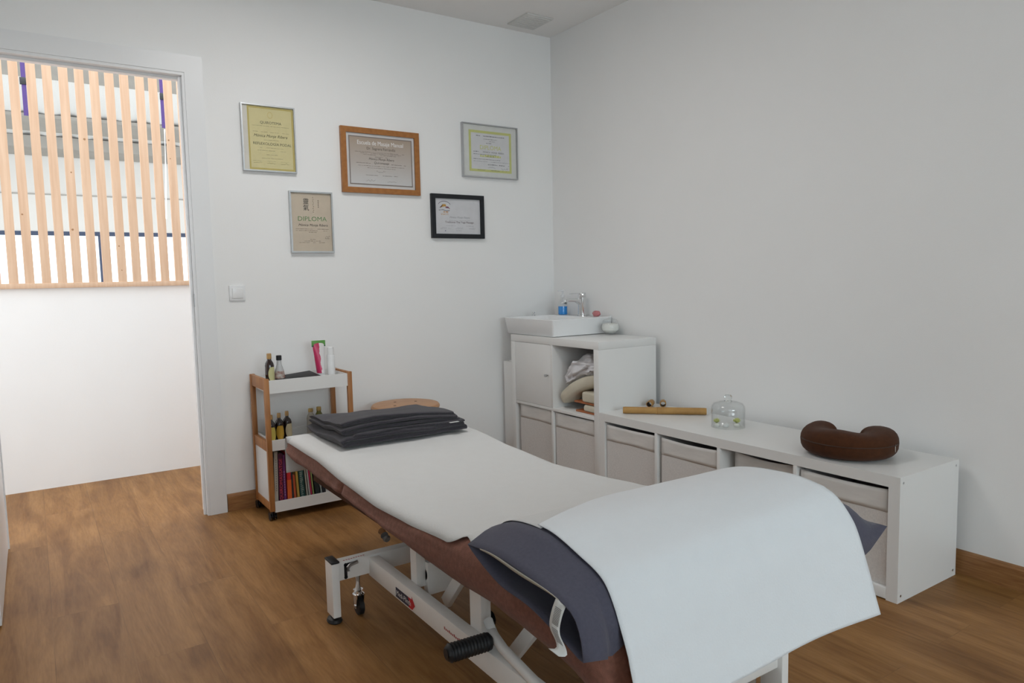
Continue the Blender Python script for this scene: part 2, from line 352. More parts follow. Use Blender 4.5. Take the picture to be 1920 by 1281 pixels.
# ================================================================== WALL AND CEILING FITTINGS
t = thing('added_ceiling_light', 'unseen square flat white ceiling light added above the middle of the room', 'ceiling light', (-1.75, -1.2, H))  # fixture out of view, added to carry the ceiling lamp
b = BM(); box(b, -2.04, -1.46, -1.49, -.91, H-.05, H); obj('housing', b, M['trim'], t, bev=.004)
obj('diffuser', B(-2.02, -1.48, -1.47, -.93, H-.058, H-.05), C('opal_diffuser', .85, .85, .85), t, bev=.002)
t = thing('ceiling_vent', 'flat square grey ventilation cover on the ceiling near the corner', 'vent', (-.27, -.174, H))
obj('cover', B(-.36, -.18, -.272, -.076, H-.008, H), C('vent_grey', .70, .70, .68), t, bev=.002)
b = BM()
for i in range(7): box(b, -.345, -.195, -.255+i*.025, -.247+i*.025, H-.0105, H-.008)
obj('louvre', b, C('vent_louvre', .74, .74, .72), t)
t = thing('light_switch', 'square white light switch on the wall beside the doorway', 'light switch', (-1.889, 0, 1.043))
obj('plate', B(-1.926, -1.853, -.008, 0, 1.006, 1.080), M['trim'], t, bev=.003)
b = BM(); loft(b, [[(-1.914, -.0075, 1.016), (-1.864, -.0075, 1.016), (-1.864, -.0075, 1.066), (-1.914, -.0075, 1.066)], [(-1.912, -.011, 1.019), (-1.866, -.011, 1.019), (-1.866, -.0145, 1.064), (-1.912, -.0145, 1.064)]])
obj('rocker', b, C('switch_white', .84, .84, .84, .25), t, bev=.001)

# ------------------------------------------------------------------ framed certificates
def certificate(name, label, x, z, w, h, fw, fm, paper, mat_w=0, matm=None, tilt=0, th=.02):
    """x, z = upper left corner, frame bars fw wide; returns thing and page (part)"""
    t = thing(name, label, 'certificate', (x+w/2, 0, z-h/2), 'framed certificates on the back wall')
    z0, x1 = z-h, x+w; b = BM(); a = th
    out = [(x, z0), (x1, z0), (x1, z), (x, z)]; inn = [(x+fw, z0+fw), (x1-fw, z0+fw), (x1-fw, z-fw), (x+fw, z-fw)]
    rings = [[(p[0], -.001, p[1]) for p in out], [(p[0], -a, p[1]) for p in out], [(p[0], -a, p[1]) for p in inn], [(p[0], -a+.008, p[1]) for p in inn]]
    vs = [[b.verts.new(p) for p in r] for r in rings]
    for r0, r1 in zip(vs, vs[1:]):
        for i in range(4): b.faces.new((r0[i], r0[(i+1) % 4], r1[(i+1) % 4], r1[i]))
    b.faces.new(vs[0])
    obj('frame', b, fm, t, smooth=False)
    pg = obj('page', B(x+fw, x1-fw, -a+.010, -a+.012, z0+fw, z-fw), paper, t)
    obj('pane', B(x+fw, x1-fw, -a+.006, -a+.0075, z0+fw, z-fw), M['pglass'], t)
    return t, pg
yp = -.0104                                                            # just before the page (frame depth 0.02)
def strip(b, x0, x1, z, h=.0016, seed=0, gap=.18):
    r = random.Random(seed); p = x0
    while p < x1:
        q = min(x1, p + r.uniform(.006, .02))
        if r.random() > gap*.5: box(b, p, q, yp-.0002, yp, z, z+h*r.uniform(.7, 1.2))
        p = q + r.uniform(.0015, .004)
def rectline(b, x0, x1, z0, z1, w):
    box(b, x0, x1, yp-.0003, yp, z0, z0+w); box(b, x0, x1, yp-.0003, yp, z1-w, z1); box(b, x0, x0+w, yp-.0003, yp, z0+w, z1-w); box(b, x1-w, x1, yp-.0003, yp, z0+w, z1-w)
def scrawl(b, x, z, w, h, seed):
    r = random.Random(seed); pts = []
    for i in range(12): pts.append((x + w*i/11 + r.uniform(-.3, .3)*w/11, yp-.0006, z + h*(r.random()-.3)*(1 if i % 2 else .3)))
    tube(b, pts, .0005, 4)
def tx(b, s, size, x, z, **k): text(b, s, size, (x, yp-.0003, z), **k)

# 1 pale yellow certificate, far left
x, z, w, h = -1.833, 1.931, .253, .312
cream = C('yellow_parchment', .66, .59, .31, .6); t, pg = certificate('framed_certificate', 'tall pale yellow certificate in thin silver frame, closest to the doorway', x, z, w, h, .006, M['silver'], cream)
obj('mount_strip', B(x+.006, x+.030, -.0108, -.0100, z-h+.006, z-.006), C('pale_mount', .68, .65, .58), pg)
b = BM(); rectline(b, x+.031, x+w-.008, z-h+.010, z-.010, .007); obj('border', b, C('ochre_border', .52, .42, .12), pg)
cx = x+.138; b = BM()
tx(b, 'QUIROTEMA', .0175, cx, z-.087); tx(b, 'REFLEXOLOGÍA PODAL', .0172, cx+.004, z-.186); tx(b, 'CANTIDADES'[:0] or ' ', .01, cx, z-.23); tx(b, 'Mónica Monje Ribera', .0185, cx-.004, z-.149, shear=.4)
obj('lettering', b, C('olive_ink', .10, .10, .055), pg)
b = BM()
for k, (q, hw) in enumerate(((.098, .088), (.126, .085), (.163, .035), (.200, .055), (.213, .068), (.232, .026), (.249, .05))): strip(b, cx-hw, cx+hw, z-q, .0016, k)
for k, q in enumerate((cx-.07, cx-.005, cx+.06)): scrawl(b, q-.02, z-.272, .04, .012, k); strip(b, q-.02, q+.02, z-.262, .001, k+5)
lathe(b, [(.012, 0), (.013, .0005)], (cx-.002, 0, 0)); 
bmesh.ops.delete(b, geom=[v for v in b.verts if abs(v.co.y) < .02 and v.co.z < .1], context='VERTS')
obj('fine_print', b, C('faded_ink', .36, .32, .17), pg)
b = BM()
for k in range(12):
    a = k*math.pi/6; box(b, cx-.002+.011*math.cos(a)-.002, cx-.002+.011*math.cos(a)+.002, yp-.0003, yp, z-.045+.014*math.sin(a)-.002, z-.045+.014*math.sin(a)+.002)
obj('crest', b, C('faded_crest', .58, .47, .17), pg)

# 2 big oak framed certificate
x, z, w, h = -1.351, 1.873, .439, .331
t, pg = certificate('framed_certificate', 'wide grey brown certificate with gothic heading in broad orange wood frame', x, z, w, h, .028, M['oakframe'], C('white_mount', .68, .66, .65, .6))
m = bpy.data.materials.new('tan_to_grey_print'); m.use_nodes = True; nt = m.node_tree; tc = nt.nodes.new('ShaderNodeTexCoord'); sp = nt.nodes.new('ShaderNodeSeparateXYZ'); rp = nt.nodes.new('ShaderNodeValToRGB')
nt.links.new(tc.outputs['Generated'], sp.inputs[0]); nt.links.new(sp.outputs['Z'], rp.inputs[0]); rp.color_ramp.elements[0].color = (.60, .60, .60, 1); rp.color_ramp.elements[1].color = (.40, .31, .235, 1)
e = rp.color_ramp.elements.new(.45); e.color = (.50, .45, .41, 1); nt.links.new(rp.outputs[0], nt.nodes['Principled BSDF'].inputs['Base Color']); nt.nodes['Principled BSDF'].inputs['Roughness'].default_value = .6
px0, px1, pz0, pz1 = x+.044, x+w-.042, z-h+.044, z-.043
obj('printed_ground', B(px0, px1, -.0112, -.0106, pz0, pz1), m, pg)
yp = -.0113; b = BM(); rectline(b, px0-.001, px1+.001, pz0-.001, pz1+.001, .0055); obj('border', b, C('taupe_border', .24, .20, .175), pg)
cx = (px0+px1)/2; b = BM(); tx(b, 'Escuela de Masaje Manual', .030, cx-.002, pz1-.040, wide=.84); obj('heading', b, M['white'], pg)
b = BM(); tx(b, 'Dr. Sagrera Ferrándiz', .0185, cx, pz1-.064); tx(b, 'Quiromasaje', .0165, cx, pz1-.135, shear=.2); tx(b, 'Mónica Monje Ribera', .0165, cx, pz1-.116, shear=.25)
obj('lettering', b, C('brown_ink', .06, .045, .035), pg)
b = BM()
for k, (q, hw) in enumerate(((.078, .145), (.084, .115), (.091, .10), (.101, .035), (.148, .13), (.158, .08), (.195, .09))): strip(b, cx-hw, cx+hw, pz1-q, .0016, 20+k)
strip(b, cx-.14, cx-.06, pz1-.135, .0018, 33); strip(b, cx+.055, cx+.14, pz1-.135, .0018, 34); scrawl(b, cx-.09, pz1-.224, .05, .012, 4); scrawl(b, cx+.03, pz1-.224, .05, .012, 7); scrawl(b, cx-.03, pz1-.176, .05, .012, 9)
obj('fine_print', b, C('grey_brown_ink', .17, .14, .12), pg)
yp = -.0104
# 3 white certificate with lime border
x, z, w, h = -.641, 1.963, .374, .300
t, pg = certificate('framed_certificate', 'white certificate with lime green border in thin silver frame, closest to the corner', x, z, w, h, .006, M['silver'], C('white_card', .68, .69, .66, .6), th=.022)
yp = -.0124
b = BM(); rectline(b, x+.045, x+w-.042, z-h+.034, z-.036, .014); obj('border', b, C('lime_border', .58, .60, .22), pg)
obj('printed_ground', B(x+.06, x+w-.057, -.0127, -.0122, z-h+.048, z-.051), C('lilac_white', .67, .67, .68), pg); yp = -.0129
cx = x+.188; b = BM(); tx(b, 'DIPLOMA', .034, cx, z-.140); strip(b, cx-.07, cx+.07, z-.182, .011, 3, 0); obj('heading', b, C('lime_ink', .60, .62, .20), pg)
b = BM(); yp = -.0131; tx(b, 'MÓNICA  MONJE  RIBERA', .0125, cx+.02, z-.159)
for k, (q, hw) in enumerate(((.067, .095), (.083, .045), (.094, .03), (.105, .03), (.180, .03))): strip(b, cx-hw, cx+hw, z-q, .0034 if k < 1 else .0022, 50+k)
strip(b, cx-.115, cx-.08, z-.156, .003, 60); strip(b, cx-.115, cx+.055, z-.170, .0022, 61); strip(b, cx-.115, cx+.065, z-.197, .0024, 62); strip(b, cx-.115, cx+.13, z-.209, .0014, 63); strip(b, cx-.02, cx+.125, z-.226, .0034, 64); strip(b, cx-.105, cx+.11, z-.258, .002, 65, .9); scrawl(b, cx+.07, z-.246, .05, .014, 8); scrawl(b, cx-.02, z-.242, .05, .01, 12)
obj('lettering', b, C('blue_grey_ink', .13, .13, .14), pg); yp = -.0104
# 4 beige reiki diploma
x, z, w, h = -1.625, 1.535, .217, .301
t, pg = certificate('framed_certificate', 'narrow beige diploma with green heading and black brush characters, silver frame, lower row', x, z, w, h, .0075, M['silver'], C('beige_parchment', .58, .49, .38, .6))
cx = x+w/2+.003; b = BM(); tx(b, 'DIPLOMA', .031, cx, z-.144, wide=1.12); obj('heading', b, C('green_ink', .12, .27, .10), pg)
b = BM(); tx(b, '靈', .031, x+.083, z-.060); tx(b, '氣', .031, x+.083, z-.091); tx(b, 'Mónica Monje Ribera', .0172, cx+.003, z-.170, shear=.3); obj('lettering', b, M['black'], pg)
b = BM()
for k, (q, a, e) in enumerate(((.185, -.085, .085), (.193, -.085, .075), (.201, -.02, .02), (.236, -.015, .012), (.244, -.045, .04), (.252, -.07, .06))): strip(b, cx+a, cx+e, z-q, .0018, 70+k)
for k in range(9): box(b, x+.117+(.002 if k % 2 else 0), x+.120+(.002 if k % 2 else 0), yp-.0003, yp, z-.03-k*.009, z-.026-k*.009)
for k in range(5): box(b, x+.143, x+.1475, yp-.0003, yp, z-.045-k*.008, z-.0405-k*.008)
scrawl(b, cx+.065, z-.222, .022, .014, 21); scrawl(b, cx+.062, z-.231, .022, .01, 22); obj('fine_print', b, C('brown_print', .19, .14, .10), pg)
# 5 black framed certificate
x, z, w, h = -.847, 1.559, .338, .243
t, pg = certificate('framed_certificate', 'small white certificate with house emblem in broad black frame, lower right of the group', x, z, w, h, .024, M['blackframe'], C('bluish_white_card', .66, .66, .68, .6))
b = BM(); tx(b, 'Traditional Thai Yoga Massage', .0150, x+.178, z-.158); obj('lettering', b, C('mauve_ink', .13, .08, .10), pg)
b = BM(); tx(b, 'Mónica Monje Ribera', .015, x+.178, z-.131, shear=.4)
for k, (q, a, e) in enumerate(((.144, .11, .25), (.174, .09, .17), (.174, .22, .27), (.184, .065, .11), (.184, .16, .20), (.19, .055, .12), (.19, .15, .20), (.2, .155, .19))): strip(b, x+a, x+e, z-q, .0013, 90+k)
scrawl(b, x+.24, z-.19, .04, .012, 31); obj('fine_print', b, C('pale_ink', .36, .36, .38), pg)
ex, ez = x+.083, z-.072                                               # roofs-and-arc emblem
b = BM(); tube(b, [(ex+.040*math.cos(a), yp-.0005, ez+.006+.027*math.sin(a)) for a in [math.pi*(.12+.76*k/14) for k in range(15)]], .0012, 4)
tube(b, [(ex-.034, yp-.0005, ez-.017), (ex-.01, yp-.0005, ez-.0135), (ex+.008, yp-.0005, ez-.019), (ex+.033, yp-.0005, ez-.018)], .0014, 4); obj('emblem_outline', b, C('plum_ink', .07, .05, .10), pg)
def poly(b, pts):
    vs = [b.verts.new((ex+p[0], yp-.0004, ez+p[1])) for p in pts]; b.faces.new(vs)
b = BM(); poly(b, [(-.026, -.001), (-.012, .016), (.008, .017), (.013, .004), (.0, .004), (-.012, .001)]); obj('emblem_roof', b, C('amber_ink', .55, .30, .06), pg)
b = BM(); poly(b, [(-.03, -.003), (-.012, .014), (-.010, .010), (-.02, -.002)]); poly(b, [(.004, -.001), (.012, .004), (.025, .004), (.034, -.006), (.035, -.011), (.028, -.005), (.012, -.004)]); obj('emblem_gable', b, C('wine_ink', .2, .05, .09), pg)
b = BM(); tx(b, 'ITM', .011, ex+.006, ez-.031) if False else None
for k in range(2): strip(b, ex-.022, ex+.026, ez-.036-k*.006, .002, 99+k)
box(b, ex-.006, ex+.004, yp-.0004, yp, ez-.029, ez-.023); box(b, ex+.008, ex+.024, yp-.0004, yp, ez-.029, ez-.023); obj('emblem_caption', b, C('orange_ink', .6, .33, .14), pg)
b = BM(); box(b, x+.084, x+.0885, yp-.0004, yp, z-.204, z-.199); obj('stamp_dot', b, C('stamp_blue', .05, .05, .2), pg)

# ================================================================== CUBE CABINET WITH BASIN
XB, XF = -.0387, -.4287
t = thing('sink_cabinet', 'square white cube cabinet with one door carrying the basin, in the corner', 'cabinet', (-.234, -.528, 0))
y0, y1 = -.145, -.911
obj('top_panel', B(XF, XB, y1, y0, .728, .766), M['cab'], t, bev=.0007)
obj('bottom_panel', B(XF, XB, y1, y0, 0, .038), M['cab'], t, bev=.0007)
for a in ((y0-.038, y0), (y1, y1+.038)): obj('side_panel', B(XF, XB, *a, .038, .7275), M['cab'], t, bev=.0007)
obj('shelf', B(XF+.001, XB, y1+.038, y0-.038, .3735, .3895), M['cab'], t, bev=.0008)
obj('divider', B(XF+.001, XB, -.536, -.520, .3895, .728), M['cab'], t, bev=.0008)
obj('divider', B(XF+.001, XB, -.536, -.520, .038, .3735), M['cab'], t, bev=.0008)
obj('back_panel', B(XB-.004, XB, y1+.038, y0-.038, .3895, .728), M['cab'], t)
dr = obj('door', B(XF+.001, XF+.018, -.5195, -.1845, .391, .7262), M['cab'], t, bev=.0007)
b = BM(); tube(b, [(XF+.001, -.494, .562), (XF-.008, -.494, .562), (XF-.009, -.494, .562), (XF-.02, -.494, .562)], [.004, .004, .0075, .0075], 14); obj('knob', b, M['steel'], dr)

t2 = thing('cube_shelf_bench', 'long low white shelving unit of four compartments along the right wall', 'shelving unit', (-.234, -1.644, 0))
y0, y1 = -.9115, -2.3775
for nm, a in (('side_panel', (y0-.038, y0)), ('side_panel', (y1, y1+.038))): obj(nm, B(XF, XB, *a, 0, .42), M['cab'], t2)
obj('top_panel', B(XF+.0003, XB, y1+.038, y0-.038, .382, .42), M['cab'], t2)
obj('bottom_panel', B(XF, XB, y1+.0382, y0-.0382, .004, .042), M['cab'], t2, bev=.0007)
for k in range(3):
    yy = -.9495-.335*(k+1)-.016*k; obj('divider', B(XF+.001, XB, yy-.016, yy, .042, .382), M['cab'], t2, bev=.0008)
for sx_ in (XF+.02, XB-.02):
    for sz in (.40, .022):
        b = BM(); tube(b, [(sx_, y1-.0004, sz), (sx_, y1+.004, sz)], .0045, 12); obj('screw', b, M['steel'], t2)

def fabric_box(y0, y1, z1, label, xf=XF+.012, z0=.043, sag=.004, first=[]):
    t = thing('storage_box', label, 'storage box', ((xf+XB)/2, (y0+y1)/2, z0), 'grey beige fabric boxes in the cube units')
    b = BM(); n = 10; hgt = z1-z0
    def sec(z, ins=0):
        P = []
        for k in range(n): P.append((xf+ins, y0+(y1-y0)*k/n, z))
        for k in range(n): P.append((xf+ins+(XB-.02-xf-ins)*k/n, y1, z))
        for k in range(n): P.append((XB-.02, y1+(y0-y1)*k/n, z))
        for k in range(n): P.append((XB-.02+(xf+ins-XB+.02)*k/n, y0, z))
        return P
    def bow(P, z):
        out = []
        for p in P:
            q = (p[1]-y0)/(y1-y0); e = math.sin(math.pi*max(0, min(1, q))); v = (z-z0)/hgt
            dx = .006*e*math.sin(math.pi*v)*(1 if p[0] < xf+.02 else 0); zz = p[2] - (sag*e*(v > .97))
            out.append((p[0]+dx + N((p[0]*3, p[1]*9, p[2]*7), 1, .0015), p[1], zz))
        return out
    rings = [bow(sec(z0+hgt*k/14), z0+hgt*k/14) for k in range(15)]
    inner = [(p[0]+(.005 if p[0] < -.23 else -.005), p[1]+(.005 if p[1] < (y0+y1)/2 else -.005), p[2]) for p in rings[-1]]
    rings += [inner, [(p[0], p[1], z0+.01) for p in inner]]
    loft(b, rings); obj('body', b, M['fabric_box'], t, angle=50)
    def f(u, v):
        z = z1+.001-.078*(1-v); y = y0+(y1-y0)*u; e = math.sin(math.pi*u)
        return (xf-.0008+.006*e*math.sin(math.pi*min(1, (z-z0)/hgt)) + N((y*12, z*25, 1), 1, .0012), y, z - sag*e*v + .0008*math.sin(7*u+y0*9)*(1-v))
    b = BM(); grid(b, f, 16, 5); o = obj('cuff', b, M['cuff'], t); thicken(o, .0006)
    return t
g = 'of the cube cabinet'
fabric_box(-.214, -.512, .371, 'grey beige fabric box below the cabinet door')
fabric_box(-.546, -.862, .366, 'grey beige fabric box below the open compartment of cushions', sag=.002)
fabric_box(-.953, -1.277, .366, 'grey beige fabric box of the low unit, beside the tall cabinet', sag=.003)
fabric_box(-1.318, -1.633, .365, 'grey beige fabric box of the low unit, below the glass dome', sag=.006)
fabric_box(-1.688, -1.982, .366, 'grey beige fabric box set back deepest in the low unit, gap at its side', xf=XF+.05, sag=.01)
fabric_box(-2.012, -2.333, .368, 'grey beige fabric box at the free end of the low unit, behind the sheet', xf=XF+.014, sag=.004)

# pipe cover beside the cabinet
t = thing('pipe_cover', 'narrow upright white boxed cover between cabinet and back wall', 'cover', (-.385, -.08, 0))
b = BM(); box(b, -.405, -.393, -.136, -.028, 0, .600); box(b, -.393, -.06, -.040, -.028, 0, .600); obj('board', b, M['cab'], t, bev=.001)
obj('lid', B(-.375, -.06, -.136, -.042, .585, .603), M['cab'], t, bev=.001)

# basin -----------------------------------------------------------
t = thing('wash_basin', 'white rectangular ceramic basin on top of the corner cabinet', 'basin', (-.215, -.31, .766))
def rr_(x0, x1, y0, y1, z, r=.012, n=5):
    P = []
    for cx, cy, a0 in ((x1-r, y1-r, 0), (x0+r, y1-r, 90), (x0+r, y0+r, 180), (x1-r, y0+r, 270)):
        for k in range(n): a = R(a0+90*k/(n-1)); P.append((cx+r*math.cos(a), cy+r*math.sin(a), z))
    return P
b = BM(); loft(b, [rr_(-.408, -.016, -.526, -.096, .7665), rr_(-.415, -.014, -.534, -.090, .771), rr_(-.426, -.004, -.540, -.075, .852), rr_(-.427, -.004, -.541, -.074, .858), rr_(-.424, -.006, -.538, -.077, .861),
    rr_(-.408, -.125, -.522, -.093, .861), rr_(-.404, -.13, -.518, -.097, .857, .02), rr_(-.385, -.15, -.49, -.125, .80, .03), rr_(-.34, -.19, -.43, -.185, .782, .04)])
obj('bowl', b, M['ceramic'], t, angle=50)
b = BM(); lathe(b, [(.018, .782), (.018, .785), (.012, .787)], (-.265, -.31, 0), 20); obj('drain', b, M['chrome'], t)
b = BM(); lathe(b, [(.0, .8612), (.011, .8612), (.011, .867), (.004, .869), (.004, .874), (.008, .876), (.008, .882), (0.0, .883)], (-.222, -.086, 0), 16)
tag(obj('basin_plug', b, M['chrome'], bev=0), 'little chrome plug lying on the basin rim by the back wall', 'plug')
t = thing('basin_tap', 'chrome single lever mixer tap standing on the basin', 'tap', (-.062, -.345, .861)); tx_, ty = -.062, -.345
b = BM(); lathe(b, [(.026, .8612), (.026, .866), (.0225, .870), (.0225, .963), (.0235, .966), (.0235, .969)], (tx_, ty, 0), 28); obj('body', b, M['chrome'], t)
b = BM(); pr = []
for u_, zz, hw, hh in ((.0, .936, .016, .026), (-.022, .944, .015, .017), (-.05, .952, .0145, .0095), (-.10, .9535, .014, .009), (-.128, .950, .014, .009), (-.134, .948, .012, .007)):
    pr.append([(tx_+u_, ty+hw*math.copysign(abs(math.cos(a))**.5, math.cos(a)), zz+hh*math.copysign(abs(math.sin(a))**.5, math.sin(a))) for a in [math.pi*2*k/16 for k in range(16)]])
loft(b, pr); sp_ = obj('spout', b, M['chrome'], t, angle=60)
b = BM(); tube(b, [(tx_-.121, ty, .944), (tx_-.124, ty, .934)], .0095, 16); obj('aerator', b, M['steel'], sp_)
b = BM(); lathe(b, [(.0225, .9695), (.0235, .973), (.0235, .990), (.022, .994), (.0, .995)], (tx_, ty, 0), 28); box(b, tx_-.085, tx_-.005, ty-.0105, ty+.0105, .9875, .9935); obj('lever', b, M['chrome'], t, bev=.001)
t = thing('soap_dispenser', 'clear pump bottle with bright blue liquid soap left of the tap', 'soap dispenser', (-.065, -.168, .861)); sx_, sy_ = -.065, -.168
b = BM(); lathe(b, [(.024, .8615), (.0285, .8655), (.0285, .925), (.026, .935), (.014, .955), (.011, .962), (.011, .968)], (sx_, sy_, 0), 24, cap=False); obj('bottle', b, M['glass'], t)
b = BM(); lathe(b, [(.0225, .8625), (.0272, .8665), (.0272, .912), (.0, .912)], (sx_, sy_, 0), 24); obj('liquid', b, C('blue_soap', .01, .27, .75, .15), t)
b = BM(); lathe(b, [(.012, .966), (.012, .98), (.005, .982), (.005, 1.0), (.009, 1.002), (.009, 1.009), (.0, 1.01)], (sx_, sy_, 0), 16); box(b, sx_-.034, sx_, sy_-.005, sy_+.005, 1.002, 1.008); tube(b, [(sx_, sy_, .966), (sx_, sy_, .9)], .002, 6); obj('pump', b, mat('frosted_plastic', (.75, .76, .78), .3, noise_amt=.02), t)
b = BM(); bmesh.ops.create_icosphere(b, subdivisions=3, radius=1)
for v in b.verts:
    n = v.co.copy(); k = 1 + .18*noise.noise(n*1.7+Vector((3, 1, 2))) ; v.co = Vector((n.x*.022*k, n.y*.025*k, n.z*.0185*k)); v.co.z = max(v.co.z, -.015)
    v.co += Vector((-.058, -.468, .861+.0155))
tag(obj('rose_quartz', b, C('pink_stone', .55, .20, .21, .35), smooth=False), 'rough pink stone on the basin edge, right of the tap', 'stone')
t = thing('glass_jar', 'small round lidded glass jar of white salt beside the basin', 'jar', (-.078, -.605, .766)); jx, jy = -.078, -.605
b = BM(); lathe(b, [(.026, .7665), (.028, .7695), (.024, .774), (.046, .79), (.050, .808), (.046, .826), (.041, .833), (.042, .837)], (jx, jy, 0), 32, cap=False); obj('body', b, M['glass'], t)
b = BM(); lathe(b, [(.0, .777), (.026, .778), (.043, .791), (.0465, .808), (.043, .824), (.02, .829), (.0, .828)], (jx, jy, 0), 28); obj('salt', b, C('white_salt', .80, .80, .76, .7), t)
b = BM(); lathe(b, [(.043, .8375), (.043, .841), (.034, .849), (.012, .855), (.007, .858), (.012, .864), (.011, .872), (.0, .876)], (jx, jy, 0), 32); obj('lid', b, M['glass'], t)

# bedding and cushions in the open compartment
b = BM()
CT = [(.545, .545), (.57, .585), (.61, .625), (.66, .668), (.72, .672), (.87, .664)]; CB = [(.545, .478), (.58, .492), (.62, .512), (.68, .548), (.75, .582), (.87, .592)]
def crumple(u, v):
    a = 2*math.pi*u; ph = math.pi*v
    d = Vector((math.cos(a)*math.sin(ph), math.sin(a)*math.sin(ph), math.cos(ph)))
    dd = Vector((math.copysign(abs(d.x)**.7, d.x), math.copysign(abs(d.y)**.75, d.y), math.copysign(abs(d.z)**.75, d.z)))
    y = -.705 + dd.y*.155; x = -.275 + dd.x*.118; zt = interp(CT, -y); zb = interp(CB, -y); z = (zt+zb)/2 + dd.z*(zt-zb)/2
    q = d*2.2 + Vector((1.2, 4, 2)); q += Vector((noise.noise(q*1.3), noise.noise(q*1.3+Vector((9, 1, 3))), 0))*.8
    k = (1-abs(noise.noise(q*.85)))**2*.034 + noise.noise(q*1.9+Vector((5, 2, 8)))*.008 - .022
    p = Vector((x, y, z)) + d*k
    p.y = min(max(p.y, -.868), -.541); p.x = max(p.x, -.41); p.z = min(p.z, .70); return p
grid(b, crumple, 110, 60); bmesh.ops.remove_doubles(b, verts=b.verts, dist=.0004)
tag(obj('crumpled_sheet', b, C('white_cotton', .76, .75, .77, .85, bump=.2, bscale=500), angle=80), 'crumpled white bed sheet stuffed into the open cabinet compartment', 'sheet')
b = BM(); pts = resample([(-.345, -.552, .432), (-.35, -.60, .462), (-.35, -.67, .508), (-.34, -.74, .540), (-.32, -.80, .556), (-.30, -.845, .558)], 20); rings = []
for i, p in enumerate(pts):
    d = (pts[min(i+1, 19)]-pts[max(i-1, 0)]).normalized(); up = Vector((0, 0, 1)); nrm = (up - d*up.dot(d)).normalized(); ax = Vector((1, 0, 0)); s = 1
    if i < 4: s = (.62, .85, .95, 1)[i]
    if i > 16: s = (.95, .85, .62)[i-17]
    rings.append([p + ax*.058*s*math.copysign(abs(math.cos(a))**.55, math.cos(a)) + nrm*.034*s*math.copysign(abs(math.sin(a))**.55, math.sin(a)) for a in [2*math.pi*k/20 for k in range(20)]])
loft(b, rings); FOAM = mat('cream_foam_cover', (.66, .61, .49), .8, noise_amt=.06, nscale=30, bump=.15, bscale=300)
tag(obj('bolster_cushion', b, FOAM, angle=70), 'cream curved foam cushion lying aslant below the crumpled sheet', 'cushion')
def padded_board(y0, y1, z0, z1, bz, label):
    t = thing('padded_board', label, 'padded board', (-.3, (y0+y1)/2, bz), 'padded boards in the open compartment')
    obj('pad', B(-.398, -.16, y1, y0, z0, z1), FOAM, t, bev=.012, seg=4)
    obj('board', B(-.392, -.18, y1+.004, y0+.066, bz, bz+.010), C('red_brown_board', .40, .13, .045), t, bev=.002)
padded_board(-.738, -.868, .4475, .500, .4365, 'cream padded red brown board, upper of two at the compartment side')
padded_board(-.750, -.868, .4005, .4335, .3897, 'cream padded red brown board lying on the compartment shelf')

# on top of the low unit --------------------------------------------
def bamboo_tube(name, a, b_, r, ri, label, node=None, group=None):
    a, b_ = Vector(a), Vector(b_); t = thing(name, label, 'bamboo stick', ((a+b_)/2)[:], group); d = (b_-a); L = d.length
    prof = [(0, r*.93), (.03, r)] + ([(node-.03, r*.98), (node-.006, r*1.07), (node, r*.97), (node+.006, r*1.07), (node+.03, r)] if node else []) + [(.97, r), (1, r*.95)]
    u, w = frame_of(d); n = 24; rings = [[a + d*s + q*(math.cos(2*math.pi*k/n)*u+math.sin(2*math.pi*k/n)*w) for k in range(n)] for s, q in prof]
    rings.append([a + d + ri*(math.cos(2*math.pi*k/n)*u+math.sin(2*math.pi*k/n)*w) for k in range(n)])
    bm = BM(); loft(bm, [[a + ri*(math.cos(2*math.pi*k/n)*u+math.sin(2*math.pi*k/n)*w) for k in range(n)]] + rings, cap=False); obj('culm', bm, M['bamboo'], t)
    bm = BM(); loft(bm, [[a + d*s + ri*(math.cos(2*math.pi*k/n)*u+math.sin(2*math.pi*k/n)*w) for k in range(n)] for s in (0.001, .999)], cap=False); obj('bore', bm, M['bamboo_in'], t)
bamboo_tube('bamboo_stick', (-.358, -1.005, .4375), (-.085, -1.285, .4375), .0168, .012, 'long bamboo massage stick lying on the low white unit', .42)
bamboo_tube('bamboo_tube', (-.150, -.972, .4365), (-.098, -.938, .4365), .016, .0125, 'short hollow bamboo tube behind the long stick, nearer the cabinet', None, 'short bamboo tubes')
bamboo_tube('bamboo_tube', (-.096, -1.015, .4365), (-.056, -.976, .4365), .016, .0125, 'short hollow bamboo tube behind the long stick, end on view, nearer the dome', None, 'short bamboo tubes')

